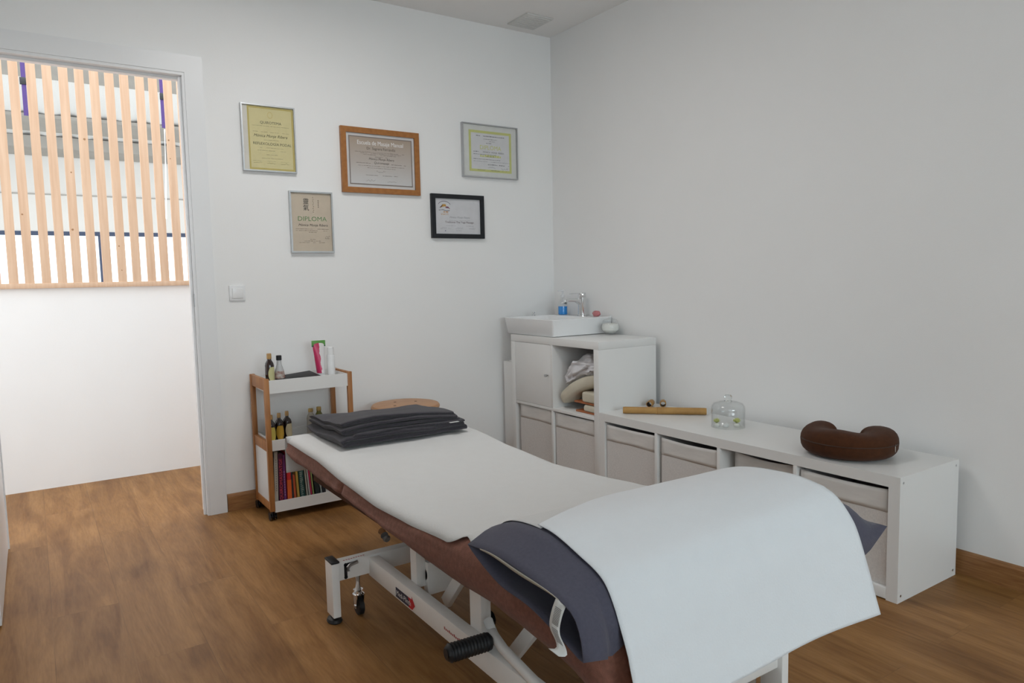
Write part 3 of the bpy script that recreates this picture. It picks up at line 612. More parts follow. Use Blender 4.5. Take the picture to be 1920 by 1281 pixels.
dx, dy = -.215, -1.518
t = thing('glass_cloche', 'clear glass bell dome with knob on the low white unit', 'glass dome', (dx, dy, .42))
b = BM(); lathe(b, [(.0715, .4205), (.0715, .50), (.0695, .512), (.062, .5225), (.045, .529), (.02, .533), (.008, .534)], (dx, dy, 0), 40, cap=False); o = obj('dome', b, M['glass'], t); thicken(o, .003, -1)
b = BM(); lathe(b, [(.018, .5335), (.0125, .5365), (.0125, .540), (.0165, .546), (.0170, .553), (.013, .560), (.0, .563)], (dx, dy, 0), 24); obj('knob', b, mat('solid_clear_glass', (.93, .95, .95), .03, trans=.95), t)
def blossom(px, py, lab, s):
    t = thing('flower', lab, 'flower', (px, py, .42), 'blossoms under the glass dome')
    b = BM(); r = random.Random(int(s*1000)); 
    lathe(b, [(.010*s, .4203), (.013*s, .43), (.009*s, .437), (.0, .438)], (px, py, 0), 14); obj('base', b, C('white_blossom', .82, .82, .76, .7), t)
    b = BM()
    for k in range(12):
        a = k*2.4; q = .3+.7*(k/12); c = Vector((px, py, .438)); d = Vector((math.cos(a)*q, math.sin(a)*q, .9-.5*q)).normalized(); sd = d.cross(Vector((0, 0, 1))).normalized()*.0055*s
        p0 = c; p1 = c+d*.011*s; p2 = c+d*.019*s+Vector((0, 0, .004*s))
        vs = [b.verts.new(p) for p in (p0, p1+sd, p2, p1-sd)]; b.faces.new(vs)
    o = obj('petals', b, C('yellow_green_petals', .62, .66, .16, .6), t); thicken(o, .0012)
blossom(dx-.042, dy+.028, 'yellow green blossom under the dome, nearer the bamboo', 1.0)
blossom(dx+.020, dy-.030, 'yellow green blossom under the dome, nearer the brown neck pillow', 1.12)
b = BM(); bmesh.ops.create_icosphere(b, subdivisions=2, radius=1)
for v in b.verts: v.co = Vector((v.co.x*.014, v.co.y*.014, max(v.co.z, -.7)*.012)) + Vector((dx-.018, dy-.002, .4287)) + v.co*N(v.co, 2, .004)
tag(obj('white_pebble', b, C('white_pebble_stone', .8, .8, .78, .5)), 'white rounded piece between the blossoms under the dome', 'pebble')

t = thing('neck_pillow', 'dark brown velour horseshoe neck pillow on the low white unit', 'neck pillow', (-.262, -2.1, .42))
b = BM(); rings = []; nr = 46; c = Vector((-.258, -2.098, .421+.0505)); a_open = math.atan2(.515, .857); half = R(157)
for i in range(nr+1):
    s = i/nr; a = a_open + math.pi + (2*s-1)*half; e = min(s, 1-s)*nr
    k = math.sqrt(max(0.02, 1-(1-min(1, e/5.0))**2)); rad = .104; rx = .060*k; rz = .0490*(.25+.75*k)*(1+.05*math.sin(3*s*6))
    cc = c + Vector((math.cos(a)*rad, math.sin(a)*rad, (rz-.0505)*.9)); rdir = Vector((math.cos(a), math.sin(a), 0))
    rings.append([cc + rdir*rx*math.copysign(abs(math.cos(q))**.8, math.cos(q)) + Vector((0, 0, 1))*rz*math.copysign(abs(math.sin(q))**.8, math.sin(q)) for q in [2*math.pi*k2/24 for k2 in range(24)]])
loft(b, rings); obj('cushion', b, M['brown2'], t, angle=80)
b = BM(); pts = []
for i in range(30):
    a = a_open + math.pi + (2*i/29-1)*R(75); pts.append((c.x+math.cos(a)*.1645, c.y+math.sin(a)*.1645, c.z+.006))
tube(b, pts, .0016, 6); zp = obj('zip', b, C('dark_zip', .04, .018, .01), t)
a = a_open+math.pi+R(62); b = BM(); q = Vector((c.x+math.cos(a)*.166, c.y+math.sin(a)*.166, 0)); tube(b, [(q.x, q.y, c.z+.010), (q.x, q.y, c.z+.004), (q.x-.001, q.y-.001, c.z-.016)], [.003, .0022, .0016], 8); obj('zip_pull', b, M['chrome'], zp)

# ================================================================== TROLLEY
t = thing('trolley', 'narrow three tier bamboo and white trolley on castors against the back wall', 'trolley', (-1.655, -.16, 0))
X0, X1, Y0, Y1 = -1.861, -1.447, -.288, -.030
for px in (X0, X1-.022):
    for py in (Y0, Y1-.02): obj('leg', B(px, px+.022, py, py+.02, .045, .656), M['bamboo_frame'], t, bev=.0015)
for px in (X0+.003, X1-.019):
    for z0, z1 in ((.603, .655), (.320, .366), (.046, .082)): obj('rail', B(px, px+.016, Y0+.02, Y1-.02, z0, z1), M['bamboo_frame'], t, bev=.001)
    obj('end_panel', B(px+.004, px+.011, Y0+.02, Y1-.02, .082, .320), M['cab'], t)
def tray(z0, z1, zf):
    b = BM(); x0, x1, y0, y1, w = X0+.022, X1-.022, Y0+.004, Y1-.004, .008
    box(b, x0, x1, y0, y0+w, z0, z1); box(b, x0, x1, y1-w, y1, z0, z1); box(b, x0, x0+.004, y0+w, y1-w, z0, z1); box(b, x1-.004, x1, y0+w, y1-w, z0, z1); box(b, x0, x1, y0+w, y1-w, zf-.008, zf)
    obj('tray', b, M['cab'], t)
tray(.588, .648, .620); tray(.324, .373, .338); tray(.038, .088, .070)
for px in (X0+.014, X1-.014):
    for py in (Y0+.016, Y1-.016):
        b = BM()
        for sgn in (-1, 1): tube(b, [(px+sgn*.003, py+.006, .021), (px+sgn*.015, py+.006, .021)], .021, 20)
        tube(b, [(px, py, .02), (px, py, .045)], .007, 10); obj('castor', b, M['rubber'], t, bev=.002)

AMBER = mat('dark_amber_glass', (.022, .008, .006), .08, noise_amt=.2, coat=.5)
CAPG = mat('gold_wood_cap', (.50, .30, .115), .4, noise_amt=.15)
def oil_bottle(x, y, z, h, r, label, lab_col, glassm=AMBER, capm=CAPG, lab=True, cap_h=.022, cap_r=.0085, group='dark oil bottles with gold caps', lab_a=-92):
    t = thing('oil_bottle', label, 'bottle', (x, y, z), group); hb = h-cap_h
    b = BM(); lathe(b, [(r*.9, z+.0003), (r, z+.004), (r, z+hb*.74), (r*.86, z+hb*.84), (cap_r*.95, z+hb*.95), (cap_r*.9, z+hb+.002)], (x, y, 0), 24); obj('glass', b, glassm, t)
    b = BM(); lathe(b, [(cap_r, z+hb+.0005), (cap_r*1.05, z+hb+.004), (cap_r, z+h-.002), (cap_r*.85, z+h)], (x, y, 0), 20); obj('cap', b, capm, t)
    if lab:
        b = BM()
        def f(u, v):
            zz = z + hb*(.10+.58*v); wv = math.sin(math.pi*(.14+.72*v))**.7; a = R(lab_a) + R(58)*(u-.5)*2*wv; return (x+(r+.0006)*math.cos(a), y+(r+.0006)*math.sin(a), zz)
        grid(b, f, 12, 10); obj('label', b, lab_col, t)
    return t
YL = C('yellow_label', .60, .47, .09); OL = C('amber_label', .58, .33, .03); CL = C('cream_label', .62, .52, .33); PY = C('pale_yellow_label', .58, .55, .28)
oil_bottle(-1.803, -.175, .6205, .141, .0205, 'dark oil bottle with gold cap on the top tray, left end', PY, cap_r=.0105, cap_h=.026, lab_a=-66)
oil_bottle(-1.807, -.165, .3385, .132, .0195, 'dark oil bottle with lime yellow label, next to the trolley leg on the middle tray', YL)
oil_bottle(-1.765, -.15, .3385, .134, .0205, 'dark oil bottle with amber label, between two others on the middle tray', OL)
oil_bottle(-1.723, -.135, .3385, .136, .0205, 'dark oil bottle with cream label, last of the three on the middle tray', CL, lab_a=-72)
GOLD = mat('shiny_gold_cap', (.55, .40, .16), .25, .7, noise_amt=.1)
oil_bottle(-1.602, -.12, .3385, .133, .0205, 'clear square bottle with gold cap behind the folded towels', None, mat('clear_smoky_glass', (.36, .33, .28), .1, noise_amt=.2), GOLD, False, .018, .0115, 'small gold capped bottles on the middle tray')
oil_bottle(-1.558, -.11, .3385, .135, .0205, 'olive green oil bottle with gold cap behind the folded towels', C('lime_label', .48, .50, .12), mat('olive_oil_glass', (.12, .115, .012), .1, noise_amt=.15), GOLD, True, .02, .0115, 'small gold capped bottles on the middle tray')
t = thing('tapered_bottle', 'tapered clear bottle with black cap and reddish contents on the top tray', 'bottle', (-1.757, -.17, .6205)); x, y, z = -1.757, -.17, .6205
b = BM(); lathe(b, [(.027, z+.0003), (.0275, z+.004), (.0205, z+.055), (.0115, z+.085), (.0105, z+.105)], (x, y, 0), 20); obj('glass', b, mat('pale_grey_glass', (.52, .52, .52), .12, noise_amt=.1), t)
b = BM(); lathe(b, [(.0278, z+.0043), (.0209, z+.0545), (.0207, z+.055)], (x, y, 0), 20, cap=False); obj('label', b, mat('mottled_label', (.5, .46, .42), .5, nscale=55, col2=(.22, .07, .045)), t)
b = BM(); lathe(b, [(.0125, z+.1055), (.0125, z+.126), (.011, z+.128)], (x, y, 0), 20); obj('cap', b, M['rubber'], t)
t = thing('booklet', 'flat black booklet with green edge lying in the top tray', 'booklet', (-1.66, -.19, .6205))
rot = Matrix.Translation((-1.682, -.190, .641)) @ Matrix.Rotation(R(10), 4, 'Z') @ Matrix.Rotation(R(-3), 4, 'Y') @ Matrix.Rotation(R(8), 4, 'X')
obj('cover', box(BM(), -.095, .098, -.06, .06, -.003, .003, rot), M['black'], t, bev=.001)
obj('pages', box(BM(), -.094, .08, -.0615, .058, -.0018, .0018, rot), C('green_pages', .10, .28, .08), t)
t = thing('cream_tube', 'pink and white cream tube with green crimp standing on its cap', 'tube', (-1.552, -.15, .6205)); x, y, z = -1.552, -.15, .6205
b = BM(); rings = []
for k in range(13):
    s = k/12; ry = .0225*(1-s)**.8+.0015; rx = .0195+.0125*s; zz = z+.026+s*.150
    rings.append([(x-.006*s+rx*math.cos(q), y+ry*math.sin(q), zz) for q in [2*math.pi*j/24 for j in range(24)]])
loft(b, rings)
m = bpy.data.materials.new('pink_white_tube'); m.use_nodes = True; nt = m.node_tree; tc = nt.nodes.new('ShaderNodeTexCoord'); sp = nt.nodes.new('ShaderNodeSeparateXYZ'); ns = nt.nodes.new('ShaderNodeTexNoise'); ns.inputs['Scale'].default_value = 28; ad = nt.nodes.new('ShaderNodeMath'); ad.operation = 'MULTIPLY_ADD'; ad.inputs[1].default_value = .35; rp = nt.nodes.new('ShaderNodeValToRGB'); rp.color_ramp.interpolation = 'CONSTANT'
nt.links.new(tc.outputs['Generated'], sp.inputs[0]); nt.links.new(tc.outputs['Object'], ns.inputs[0]); nt.links.new(ns.outputs[0], ad.inputs[0]); nt.links.new(sp.outputs['X'], ad.inputs[2]); nt.links.new(ad.outputs[0], rp.inputs[0]); rp.color_ramp.elements[0].color = (.52, .02, .10, 1); rp.color_ramp.elements[1].position = .70; rp.color_ramp.elements[1].color = (.75, .72, .72, 1)
nt.links.new(rp.outputs[0], nt.nodes['Principled BSDF'].inputs['Base Color']); nt.nodes['Principled BSDF'].inputs['Roughness'].default_value = .35
obj('body', b, m, t)
b = BM(); box(b, x-.0395, x+.0275, y-.0026, y+.0026, z+.160, z+.184); obj('crimp', b, C('leaf_green', .12, .33, .07), t, bev=.0008)
b = BM(); box(b, x-.039, x+.027, y-.0031, y+.0031, z+.154, z+.160); obj('stripe', b, C('dark_green_stripe', .02, .09, .05), t)
b = BM(); lathe(b, [(.0195, z+.0003), (.0195, z+.025), (.018, z+.0265)], (x, y, 0), 24); obj('cap', b, C('white_cap', .82, .82, .82, .3), t)
t = thing('white_bottle', 'plain white plastic bottle at the right end of the top tray', 'bottle', (-1.503, -.16, .6205)); x, y, z = -1.503, -.16, .6205
b = BM(); lathe(b, [(.0185, z+.0003), (.0195, z+.004), (.0195, z+.105), (.0175, z+.112), (.0125, z+.115)], (x, y, 0), 24); obj('body', b, C('white_plastic', .84, .84, .84, .35), t)
b = BM(); lathe(b, [(.0165, z+.1135), (.0165, z+.148), (.015, z+.150)], (x, y, 0), 24); obj('cap', b, C('white_plastic_cap', .86, .86, .86, .3), t)

# books in the bottom tray: bottom left x, width, height, colour, lean (x shift of the top), label, spine title
BOOKS = [(-1.8345, .019, .244, (.46, .42, .36), .006, 'cream spined book beside the trolley leg', None),
 (-1.8135, .022, .232, (.085, .012, .045), .004, 'dark maroon book with a large red upright spine title', ('QUIROMASSATGE', (.62, .06, .09), .019)),
 (-1.7895, .0145, .222, (.17, .035, .16), .000, 'purple book between the maroon and the red one', ('.', (.4, .25, .4), .004)),
 (-1.7735, .0195, .234, (.62, .03, .035), .000, 'bright red book with an orange lower spine', None),
 (-1.7515, .009, .198, (.035, .038, .042), -.004, 'thin black book right of the red orange one', None),
 (-1.7415, .0115, .120, (.66, .13, .05), -.004, 'short orange book in the bottom tray', None),
 (-1.7285, .0125, .190, (.50, .32, .07), -.008, 'ochre yellow book left of the dark green one', None),
 (-1.7145, .0265, .190, (.012, .06, .055), -.008, 'thick dark green book with pale spine lettering', None),
 (-1.6825, .0085, .166, (.52, .50, .42), -.010, 'slim cream book just right of the thick green one', None),
 (-1.6728, .0080, .166, (.50, .50, .48), -.012, 'slim pale grey book left of the crimson one', None),
 (-1.6645, .0095, .170, (.50, .03, .09), -.012, 'slim crimson book with white marks', None),
 (-1.6535, .0095, .165, (.32, .36, .13), -.012, 'slim olive green book right of the crimson one', None),
 (-1.6425, .024, .190, (.010, .016, .016), -.014, 'thick black book behind the brown table cover', None),
 (-1.6165, .010, .175, (.30, .33, .32), -.014, 'grey green book near the black one', None),
 (-1.6045, .016, .180, (.02, .02, .025), -.014, 'black book last in the bottom tray', None)]
PAGES = C('book_pages', .66, .60, .48, .8)
for i, (bx, bw, bh, bc, lean, lab, ttl) in enumerate(BOOKS):
    z0 = .0705; t = thing('book', lab, 'book', (bx+bw/2, -.19, z0), 'books in the bottom tray')
    yf, yb = -.262 + .004*((i*7) % 3), -.262+.14+.02*((i*5) % 3)
    sh = Matrix.Identity(4); sh[0][2] = lean/bh; sh = Matrix.Translation((bx, 0, z0)) @ sh
    cv = BM(); box(cv, 0, .0014, yf, yb, 0, bh, sh); box(cv, bw-.0014, bw, yf, yb, 0, bh, sh); box(cv, 0, bw, yf, yf+.0016, 0, bh, sh)
    obj('cover', cv, C('cover_%d' % i, *bc, .5), t, smooth=False)
    obj('pages', box(BM(), .0016, bw-.0016, yf+.002, yb-.003, .002, bh-.003, sh), PAGES, t)
    if i == 3: obj('spine_band', box(BM(), 0, bw, yf-.0004, yf, 0, bh*.44, sh), C('orange_band', .72, .13, .025), t)
    if i == 0:
        q = BM()
        for k in range(14): box(q, .008, .012, yf-.0004, yf, .06+k*.011, .066+k*.011, sh)
        obj('spine_print', q, M['greyp'], t)
    if i == 2:
        q = BM()
        for k in range(10): box(q, .005, .0085, yf-.0004, yf, .03+k*.012, .038+k*.012, sh)
        obj('spine_print', q, C('lilac_print', .38, .22, .38), t)
    if i == 7:
        q = BM(); r7 = random.Random(4)
        for k in range(16): box(q, .007, .018+r7.uniform(-.003, .003), yf-.0004, yf, .012+k*.0095, .0185+k*.0095+r7.uniform(-.002, 0), sh)
        obj('spine_print', q, C('pale_green_print', .22, .28, .25), t)
    if ttl and i != 2:
        q = BM(); text(q, ttl[0], ttl[2], (.0, 0, 0), X=(0, 0, 1), Y=(-1, 0, 0), align='LEFT', wide=1.28 if i == 1 else 1.6)
        bmesh.ops.transform(q, matrix=sh @ Matrix.Translation((bw*.86 if i == 1 else bw*.76, yf-.0004, .012)), verts=q.verts)
        obj('spine_title', q, C('title_%d' % i, *ttl[1]), t)

# ================================================================== STOOL
cx, cy = -1.152, -.246
t = thing('stool', 'round bentwood beech stool standing against the back wall', 'stool', (cx, cy, 0))
b = BM(); lathe(b, [(.155, .429), (.168, .432), (.1745, .441), (.1745, .449), (.168, .4575), (.155, .460)], (cx, cy, 0), 56); st = obj('seat', b, M['stool'], t)
b = BM()
for a in (20, 110, 200, 290): q = R(a); lathe(b, [(.0075, .4602), (.0075, .4606)], (cx+.075*math.cos(q), cy+.075*math.sin(q), 0), 12)
obj('screw_hole', b, M['bamboo_in'], st)
for a in (45, 135, 225, 315):
    q = R(a); d = Vector((math.cos(q), math.sin(q), 0)); n = Vector((-d.y, d.x, 0))*.024; c0 = Vector((cx, cy, 0)); b = BM(); prev = []
    for r_, z_ in ((.02, .422), (.10, .422), (.135, .412), (.150, .385), (.153, .30), (.155, 0)):
        prev.append([c0+d*r_-n+Vector((0, 0, z_)), c0+d*r_+n+Vector((0, 0, z_)), c0+d*(r_-(.0 if r_ < .13 else .014))+n+Vector((0, 0, z_-(.014 if z_ > .4 else 0)+(.0005 if z_ == 0 else 0))), c0+d*(r_-(.0 if r_ < .13 else .014))-n+Vector((0, 0, z_-(.014 if z_ > .4 else 0)))])
    loft(b, prev); obj('leg', b, M['stool'], t, smooth=False)

# ================================================================== TREATMENT TABLE
T = thing('treatment_table', 'white framed massage table with brown fleece fitted cover', 'massage table', (-1.61, -1.75, 0))
FW = M['frame_white']; XC = -1.61
ZT = [(-.845, .478), (-.855, .495), (-.88, .505), (-1.2, .501), (-1.45, .481), (-1.7, .470), (-1.9, .478), (-2.1, .493), (-2.2, .500), (-2.60, .50), (-2.64, .49), (-2.665, .462)]
ZB = [(-.845, .455), (-.86, .432), (-.90, .418), (-.97, .402), (-1.3, .394), (-1.42, .398), (-1.66, .385), (-1.87, .371), (-2.07, .362), (-2.25, .370), (-2.43, .360), (-2.55, .345), (-2.62, .325), (-2.665, .335)]
HW = .332
def ztop(x, y):
    d = HW - abs(x-XC); r = .045; zt = interp(ZT, -y) if False else interp([(-a, b_) for a, b_ in ZT], -y)
    return zt - (r*(1-math.sqrt(max(0, 1-((r-max(d, 0))/r)**2))) if d < r else 0) + (.006*(1-d/r) if d < r else 0)
b = BM(); rings = []; ny = 150
for i in range(ny+1):
    y = -.845 - 1.82*(i/ny); zt = interp([(-a, c_) for a, c_ in ZT], -y); zb = interp([(-a, c_) for a, c_ in ZB], -y)
    endk = min(1, (abs(y+.845)+.004)/.05); e2 = min(1, (2.665+y+.004)/.05); hw = HW - .035*(1-math.sqrt(1-(1-endk)**2)) - .035*(1-math.sqrt(1-(1-e2)**2)); hw -= .006*math.exp(-((y+1.43)/.012)**2)
    r = min(.045, (zt-zb)*.5); P = []
    def side(sg):
        L = []
        for k in range(9): a = R(90*k/8); L.append((XC+sg*(hw-r+r*math.sin(a)), zt-r+r*math.cos(a)))
        for k in range(1, 10):
            s = k/9; zz = zt-r+(zb+.012-(zt-r))*s; L.append((XC+sg*(hw+.008*math.sin(math.pi*s)-.028*s*s), zz))
        L.append((XC+sg*(hw-.04), zb)); L.append((XC+sg*(hw-.075), zb+.004)); L.append((XC+sg*(hw-.09), zb+.02)); return L
    Lf = side(-1); Rt = side(1)
    top = [(XC-hw+r+(2*hw-2*r)*k/12, zt) for k in range(1, 12)]
    P = Lf[::-1] + top + Rt
    out = []
    for (x, z_) in P:
        side_amt = max(0, abs(x-XC)-hw+.08)/.08
        w = N((x*2, y*5, z_*16), 1, .0045) + N((x*3, y*16+z_*20, z_*9), 1, .003); cre = -.007*math.exp(-((y+1.43+.35*(z_-.43))/.014)**2)*(z_ < zt-.004)
        sg = 1 if x > XC else -1; out.append((x + sg*side_amt*(w+cre), y, z_ + (.004*N((y*9, x*2, 4), 1) if z_ < zb+.03 else 0)))
    rings.append(out)
loft(b, rings); obj('fleece_cover', b, M['brown'], T, angle=80)
# upper frame, hidden under the cushion for the most part
b = BM()
for x in (XC-.2, XC+.17): box(b, x, x+.03, -2.55, -1.0, .305, .345)
for y in (-1.1, -1.75, -2.45): box(b, XC-.2, XC+.2, y, y+.03, .305, .345)
obj('upper_frame', b, FW, T, bev=.002)
obj('cushion_board', B(XC-.26, XC+.26, -2.6, -.95, .346, .40), M['brown2'], T)
# base frame
for x0 in (-1.846, -1.409): rl = obj('base_rail', B(x0, x0+.035, -2.47, -1.395, .126, .188), FW, T, bev=.003); RL = rl if x0 < -1.7 else RL
for y0 in (-1.405, -2.53):
    cb = obj('crossbeam', B(-1.972, -1.248, y0, y0+.04, .134, .195), FW, T, bev=.003)
    if y0 > -2:
        b = BM()
        box(b, -1.931, -1.921, y0-.0006, y0+.002, .142, .183); tube(b, [(-1.926, y0-.0006, .142), (-1.926, y0+.002, .142)], .006, 12); tube(b, [(-1.926, y0-.0006, .183), (-1.926, y0+.002, .183)], .006, 12)
        box(b, -1.921, -1.886, y0-.0006, y0+.002, .178, .188); obj('slot', b, M['rubber'], cb)
        b = BM(); tube(b, [(-1.922, y0-.014, .166), (-1.922, y0-.012, .178), (-1.914, y0-.010, .183), (-1.888, y0-.008, .187)], [.006, .0065, .0055, .0055], 12); obj('brake_lever', b, M['steel'], cb)
        b = BM(); strips = random.Random(5)
        for k in range(9): box(b, -1.93+k*.0085, -1.9245+k*.0085, y0+.006+k*.0006, y0+.011+k*.0006, .195, .1953)
        obj('warning_print', b, M['redtxt'], cb)
for lx in (-1.976, -1.269):
    for ly in (-1.418, -2.543):
        lg = obj('leg', B(lx, lx+.025, ly, ly+.062, .022, .198), FW, T, bev=.002)
        obj('cap', B(lx-.001, lx+.026, ly-.001, ly+.063, .198, .205), M['rubber'], lg, bev=.002)
        b = BM(); lathe(b, [(.026, .0005), (.028, .004), (.024, .012), (.014, .016), (.014, .024)], (lx+.0125, ly+.031, 0), 20, sx=.85, sy=1.15); obj('foot', b, M['rubber'], lg)
for cx_, cy_ in ((-1.880, -1.386), (-1.34, -1.386), (-1.880, -2.51), (-1.34, -2.51)):
    b = BM(); tube(b, [(cx_, cy_, .136), (cx_, cy_, .082)], .011, 16); cs = obj('caster', b, FW, T)
    b = BM(); tube(b, [(cx_, cy_, .084), (cx_, cy_, .07)], [.016, .019], 16); 
    for sg in (-1, 1): prism(b, [(-.016, .0), (.016, .0), (.012, -.045), (.004, -.052), (-.006, -.05)], (0, 1, 0), (0, 0, 1), (cx_+sg*.0125-.0012, cy_-.006, .074), .0024)
    tube(b, [(cx_-.017, cy_-.004, .031), (cx_+.017, cy_-.004, .031)], .005, 10); obj('fork', b, M['chrome'], cs)
    b = BM(); tube(b, [(cx_-.009, cy_-.004, .0305), (cx_-.0075, cy_-.004, .0305), (cx_+.0075, cy_-.004, .0305), (cx_+.009, cy_-.004, .0305)], [.027, .0298, .0298, .027], 28); obj('wheel', b, M['rubber'], cs)
# maker badge on the left rail
xr = -1.8464
b = BM(); prism(b, [(0, 0), (.105, .0), (.105, .030), (0, .030)], (0, -1, 0), (0, 0, 1), (xr, -1.610, .1325), .0004); bd = obj('badge', b, M['navy'], RL)
b = BM(); prism(b, [(.088, 0), (.112, .0), (.130, .017), (.110, .039), (.109, .030), (.085, .030), (.097, .015)], (0, -1, 0), (0, 0, 1), (xr-.0003, -1.610, .1325), .0004); obj('red_arrow', b, M['red'], bd)
b = BM(); text(b, 'Medi-Plinth', .0225, (xr-.0010, -1.6135, .1405), X=(0, -1, 0), Y=(0, 0, 1), align='LEFT', shear=.1, wide=.98); obj('badge_lettering', b, M['white'], bd)
b = BM()
for k in range(11): box(b, xr-.0004, xr, -1.915-k*.0088, -1.9205-k*.0088, .1545, .1595 if k % 3 else .162)
obj('rail_print', b, M['redtxt'], RL)
# lift brackets, arms and pedal bar
for ya, yb in ((-1.645, -1.685), (-1.995, -2.052)):
    br = obj('lift_bracket', B(-1.812, -1.782, yb, ya, .175, .312), FW, T, bev=.002)
    b = BM(); tube(b, [(-1.782, (ya+yb)/2-.012, .21), (-1.770, (ya+yb)/2-.012, .21)], .019, 20); obj('pivot', b, M['rubber'], br)
def bar(p, q, w, h, name):
    p, q = Vector(p), Vector(q); d = (q-p).normalized(); s = Vector((1, 0, 0)); n = d.cross(s).normalized(); b = BM()
    loft(b, [[c_+s*w+n*h, c_-s*w+n*h, c_-s*w-n*h, c_+s*w-n*h] for c_ in (p, q)]); return obj(name, b, FW, T, bev=.002)
bar((-1.745, -1.74, .135), (-1.745, -1.91, .33), .010, .018, 'lift_arm'); bar((-1.475, -1.74, .135), (-1.475, -1.91, .33), .010, .018, 'lift_arm')
bar((-1.745, -2.1, .135), (-1.745, -2.27, .33), .010, .018, 'lift_arm'); bar((-1.475, -2.1, .135), (-1.475, -2.27, .33), .010, .018, 'lift_arm')
obj('lift_crossbar', B(-1.782, -1.41, -1.70, -1.67, .15, .25), FW, T, bev=.002)
b = BM(); tube(b, [(-1.812, -2.085, .235), (-1.822, -2.13, .216), (-1.83, -2.18, .209), (-1.846, -2.33, .204), (-1.855, -2.46, .2)], .0125, 14); pb = obj('pedal_bar', b, FW, T)
b = BM(); p0, p1 = Vector((-1.956, -2.128, .213)), Vector((-1.834, -2.134, .2115)); pts = []; rs = []
for k in range(57):
    s = k/56; pts.append(p0.lerp(p1, s)); e = min(s, 1-s); rs.append((.0215+.0012*math.sin(k*1.57))*math.sqrt(min(1, .35+e*9)))
tube(b, pts, rs, 24); obj('grip', b, M['rubber'], pb, angle=70)
b = BM(); tube(b, [(-1.893, -1.628, .352), (-1.893, -1.650, .345)], .011, 16); kb = obj('release_knob', b, M['stool'], T); b = BM(); tube(b, [(-1.894, -1.650, .345), (-1.894, -1.666, .340), (-1.894, -1.672, .338)], [.0115, .0115, .008], 16); obj('knob_cap', b, C('grey_cap', .15, .15, .15), kb)

# paper and sheet surfaces over table and pillow -----------------------
RC = [(-2.0, .488), (-2.158, .507), (-2.293, .555), (-2.444, .613), (-2.577, .627), (-2.650, .620), (-2.692, .607), (-2.722, .573), (-2.742, .532), (-2.762, .470), (-2.790, .387)]
LC = [(-2.0, .488), (-2.17, .505), (-2.27, .55), (-2.361, .590), (-2.479, .600), (-2.575, .579), (-2.637, .557), (-2.668, .517), (-2.684, .477), (-2.694, .436), (-2.712, .335)]
XL, XR = -1.915, -1.312
Rr = resample([(0, *p) for p in RC], 90); Lr = resample([(0, *p) for p in LC], 90)
def cover_pt(s, t_):
    """s across left-right 0..1, t_ along 0..1 from the flat table to the hanging hem"""
    k = t_*89; i = min(88, int(k)); f = k-i; a = Lr[i].lerp(Lr[i+1], f); c_ = Rr[i].lerp(Rr[i+1], f)
    p = a.lerp(c_, s); p.x = XL + (XR-XL)*s; return p
def paper(u, v):                                                      # u across, v along from the hanging head end to the pillow
    x = -1.938 + .648*u
    if v < .07: y, z_ = -.8385, .362 + (.487-.362)*v/.07 - 0*u; y += N((x*4, v*9, 0), 1, .002); return Vector((x, y, z_))
    if v < .10: q = (v-.07)/.03; return Vector((x, -.8385-.026*q, .487 + (.507-.487)*math.sin(q*math.pi/2)))
    s = (v-.10)/.9; y = -.8645 - s*(2.17-.8645)
    if y > -2.12:
        return Vector((x, y, ztop(max(-1.9385, min(-1.2815, x)), y)+.0025 + max(0, N((x*3, y*5, 3), 1, .0016))))
    q = (-2.12-y)/.05; xx = x + q*(XL + (XR-XL)*u - x)
    p = Vector((x, y, ztop(max(-1.9385, min(-1.2815, x)), y)+.0025)); c_ = cover_pt(u, .165+.03*q); return p.lerp(Vector((xx, c_.y, c_.z)), q)
b = BM(); NU = 40
def paper_all(u, v):
    if v < .8: return paper(u, v/.8)
    q = (v-.8)/.2; te = .53 - .20*u; p = cover_pt(u, .195 + (te-.195)*q); p.z += N((p.x*5, p.y*7, 9), 1, .0015)
    if u < .10: k = (1-u/.10)*math.exp(-((q-.25)/.15)**2); p.z -= .075*k; p.x -= .018*k
    return p
grid(b, paper_all, NU, 170)
o = obj('couch_paper', b, M['paper'], angle=80); thicken(o, .0008); tag(o, 'off white couch paper running the length of the brown table', 'paper sheet')
b = BM()
def sheet2(u, v):
    ts = .52 - .25*u; t_ = ts + (1-ts)*v; p = cover_pt(u, t_); lift = .004*min(1, (1-v)*6+.3) + .0012; 
    n_ = N((p.x*3.2, p.y*2.4, p.z*3), 1, .0075)*min(1, v*3) + N((p.x*9, p.y*7, p.z*7), 1, .0016)
    hang = max(0, (v-.62)/.38); p.y -= .008*max(0, (v-.78)/.22)**1.5; p.y += (-lift*1.0 - n_*(hang > 0) - .006*hang*math.sin(u*5.2+1))*min(1, hang*3) ; p.z += lift + (n_*.55 if hang <= 0 else .004*math.sin(u*11)*hang*.6)
    return p
grid(b, sheet2, 60, 110); o = obj('draped_sheet', b, M['paper2'], angle=80); thicken(o, .0015, 1); tag(o, 'bright white sheet draped over the pillow and the near end of the table', 'sheet')

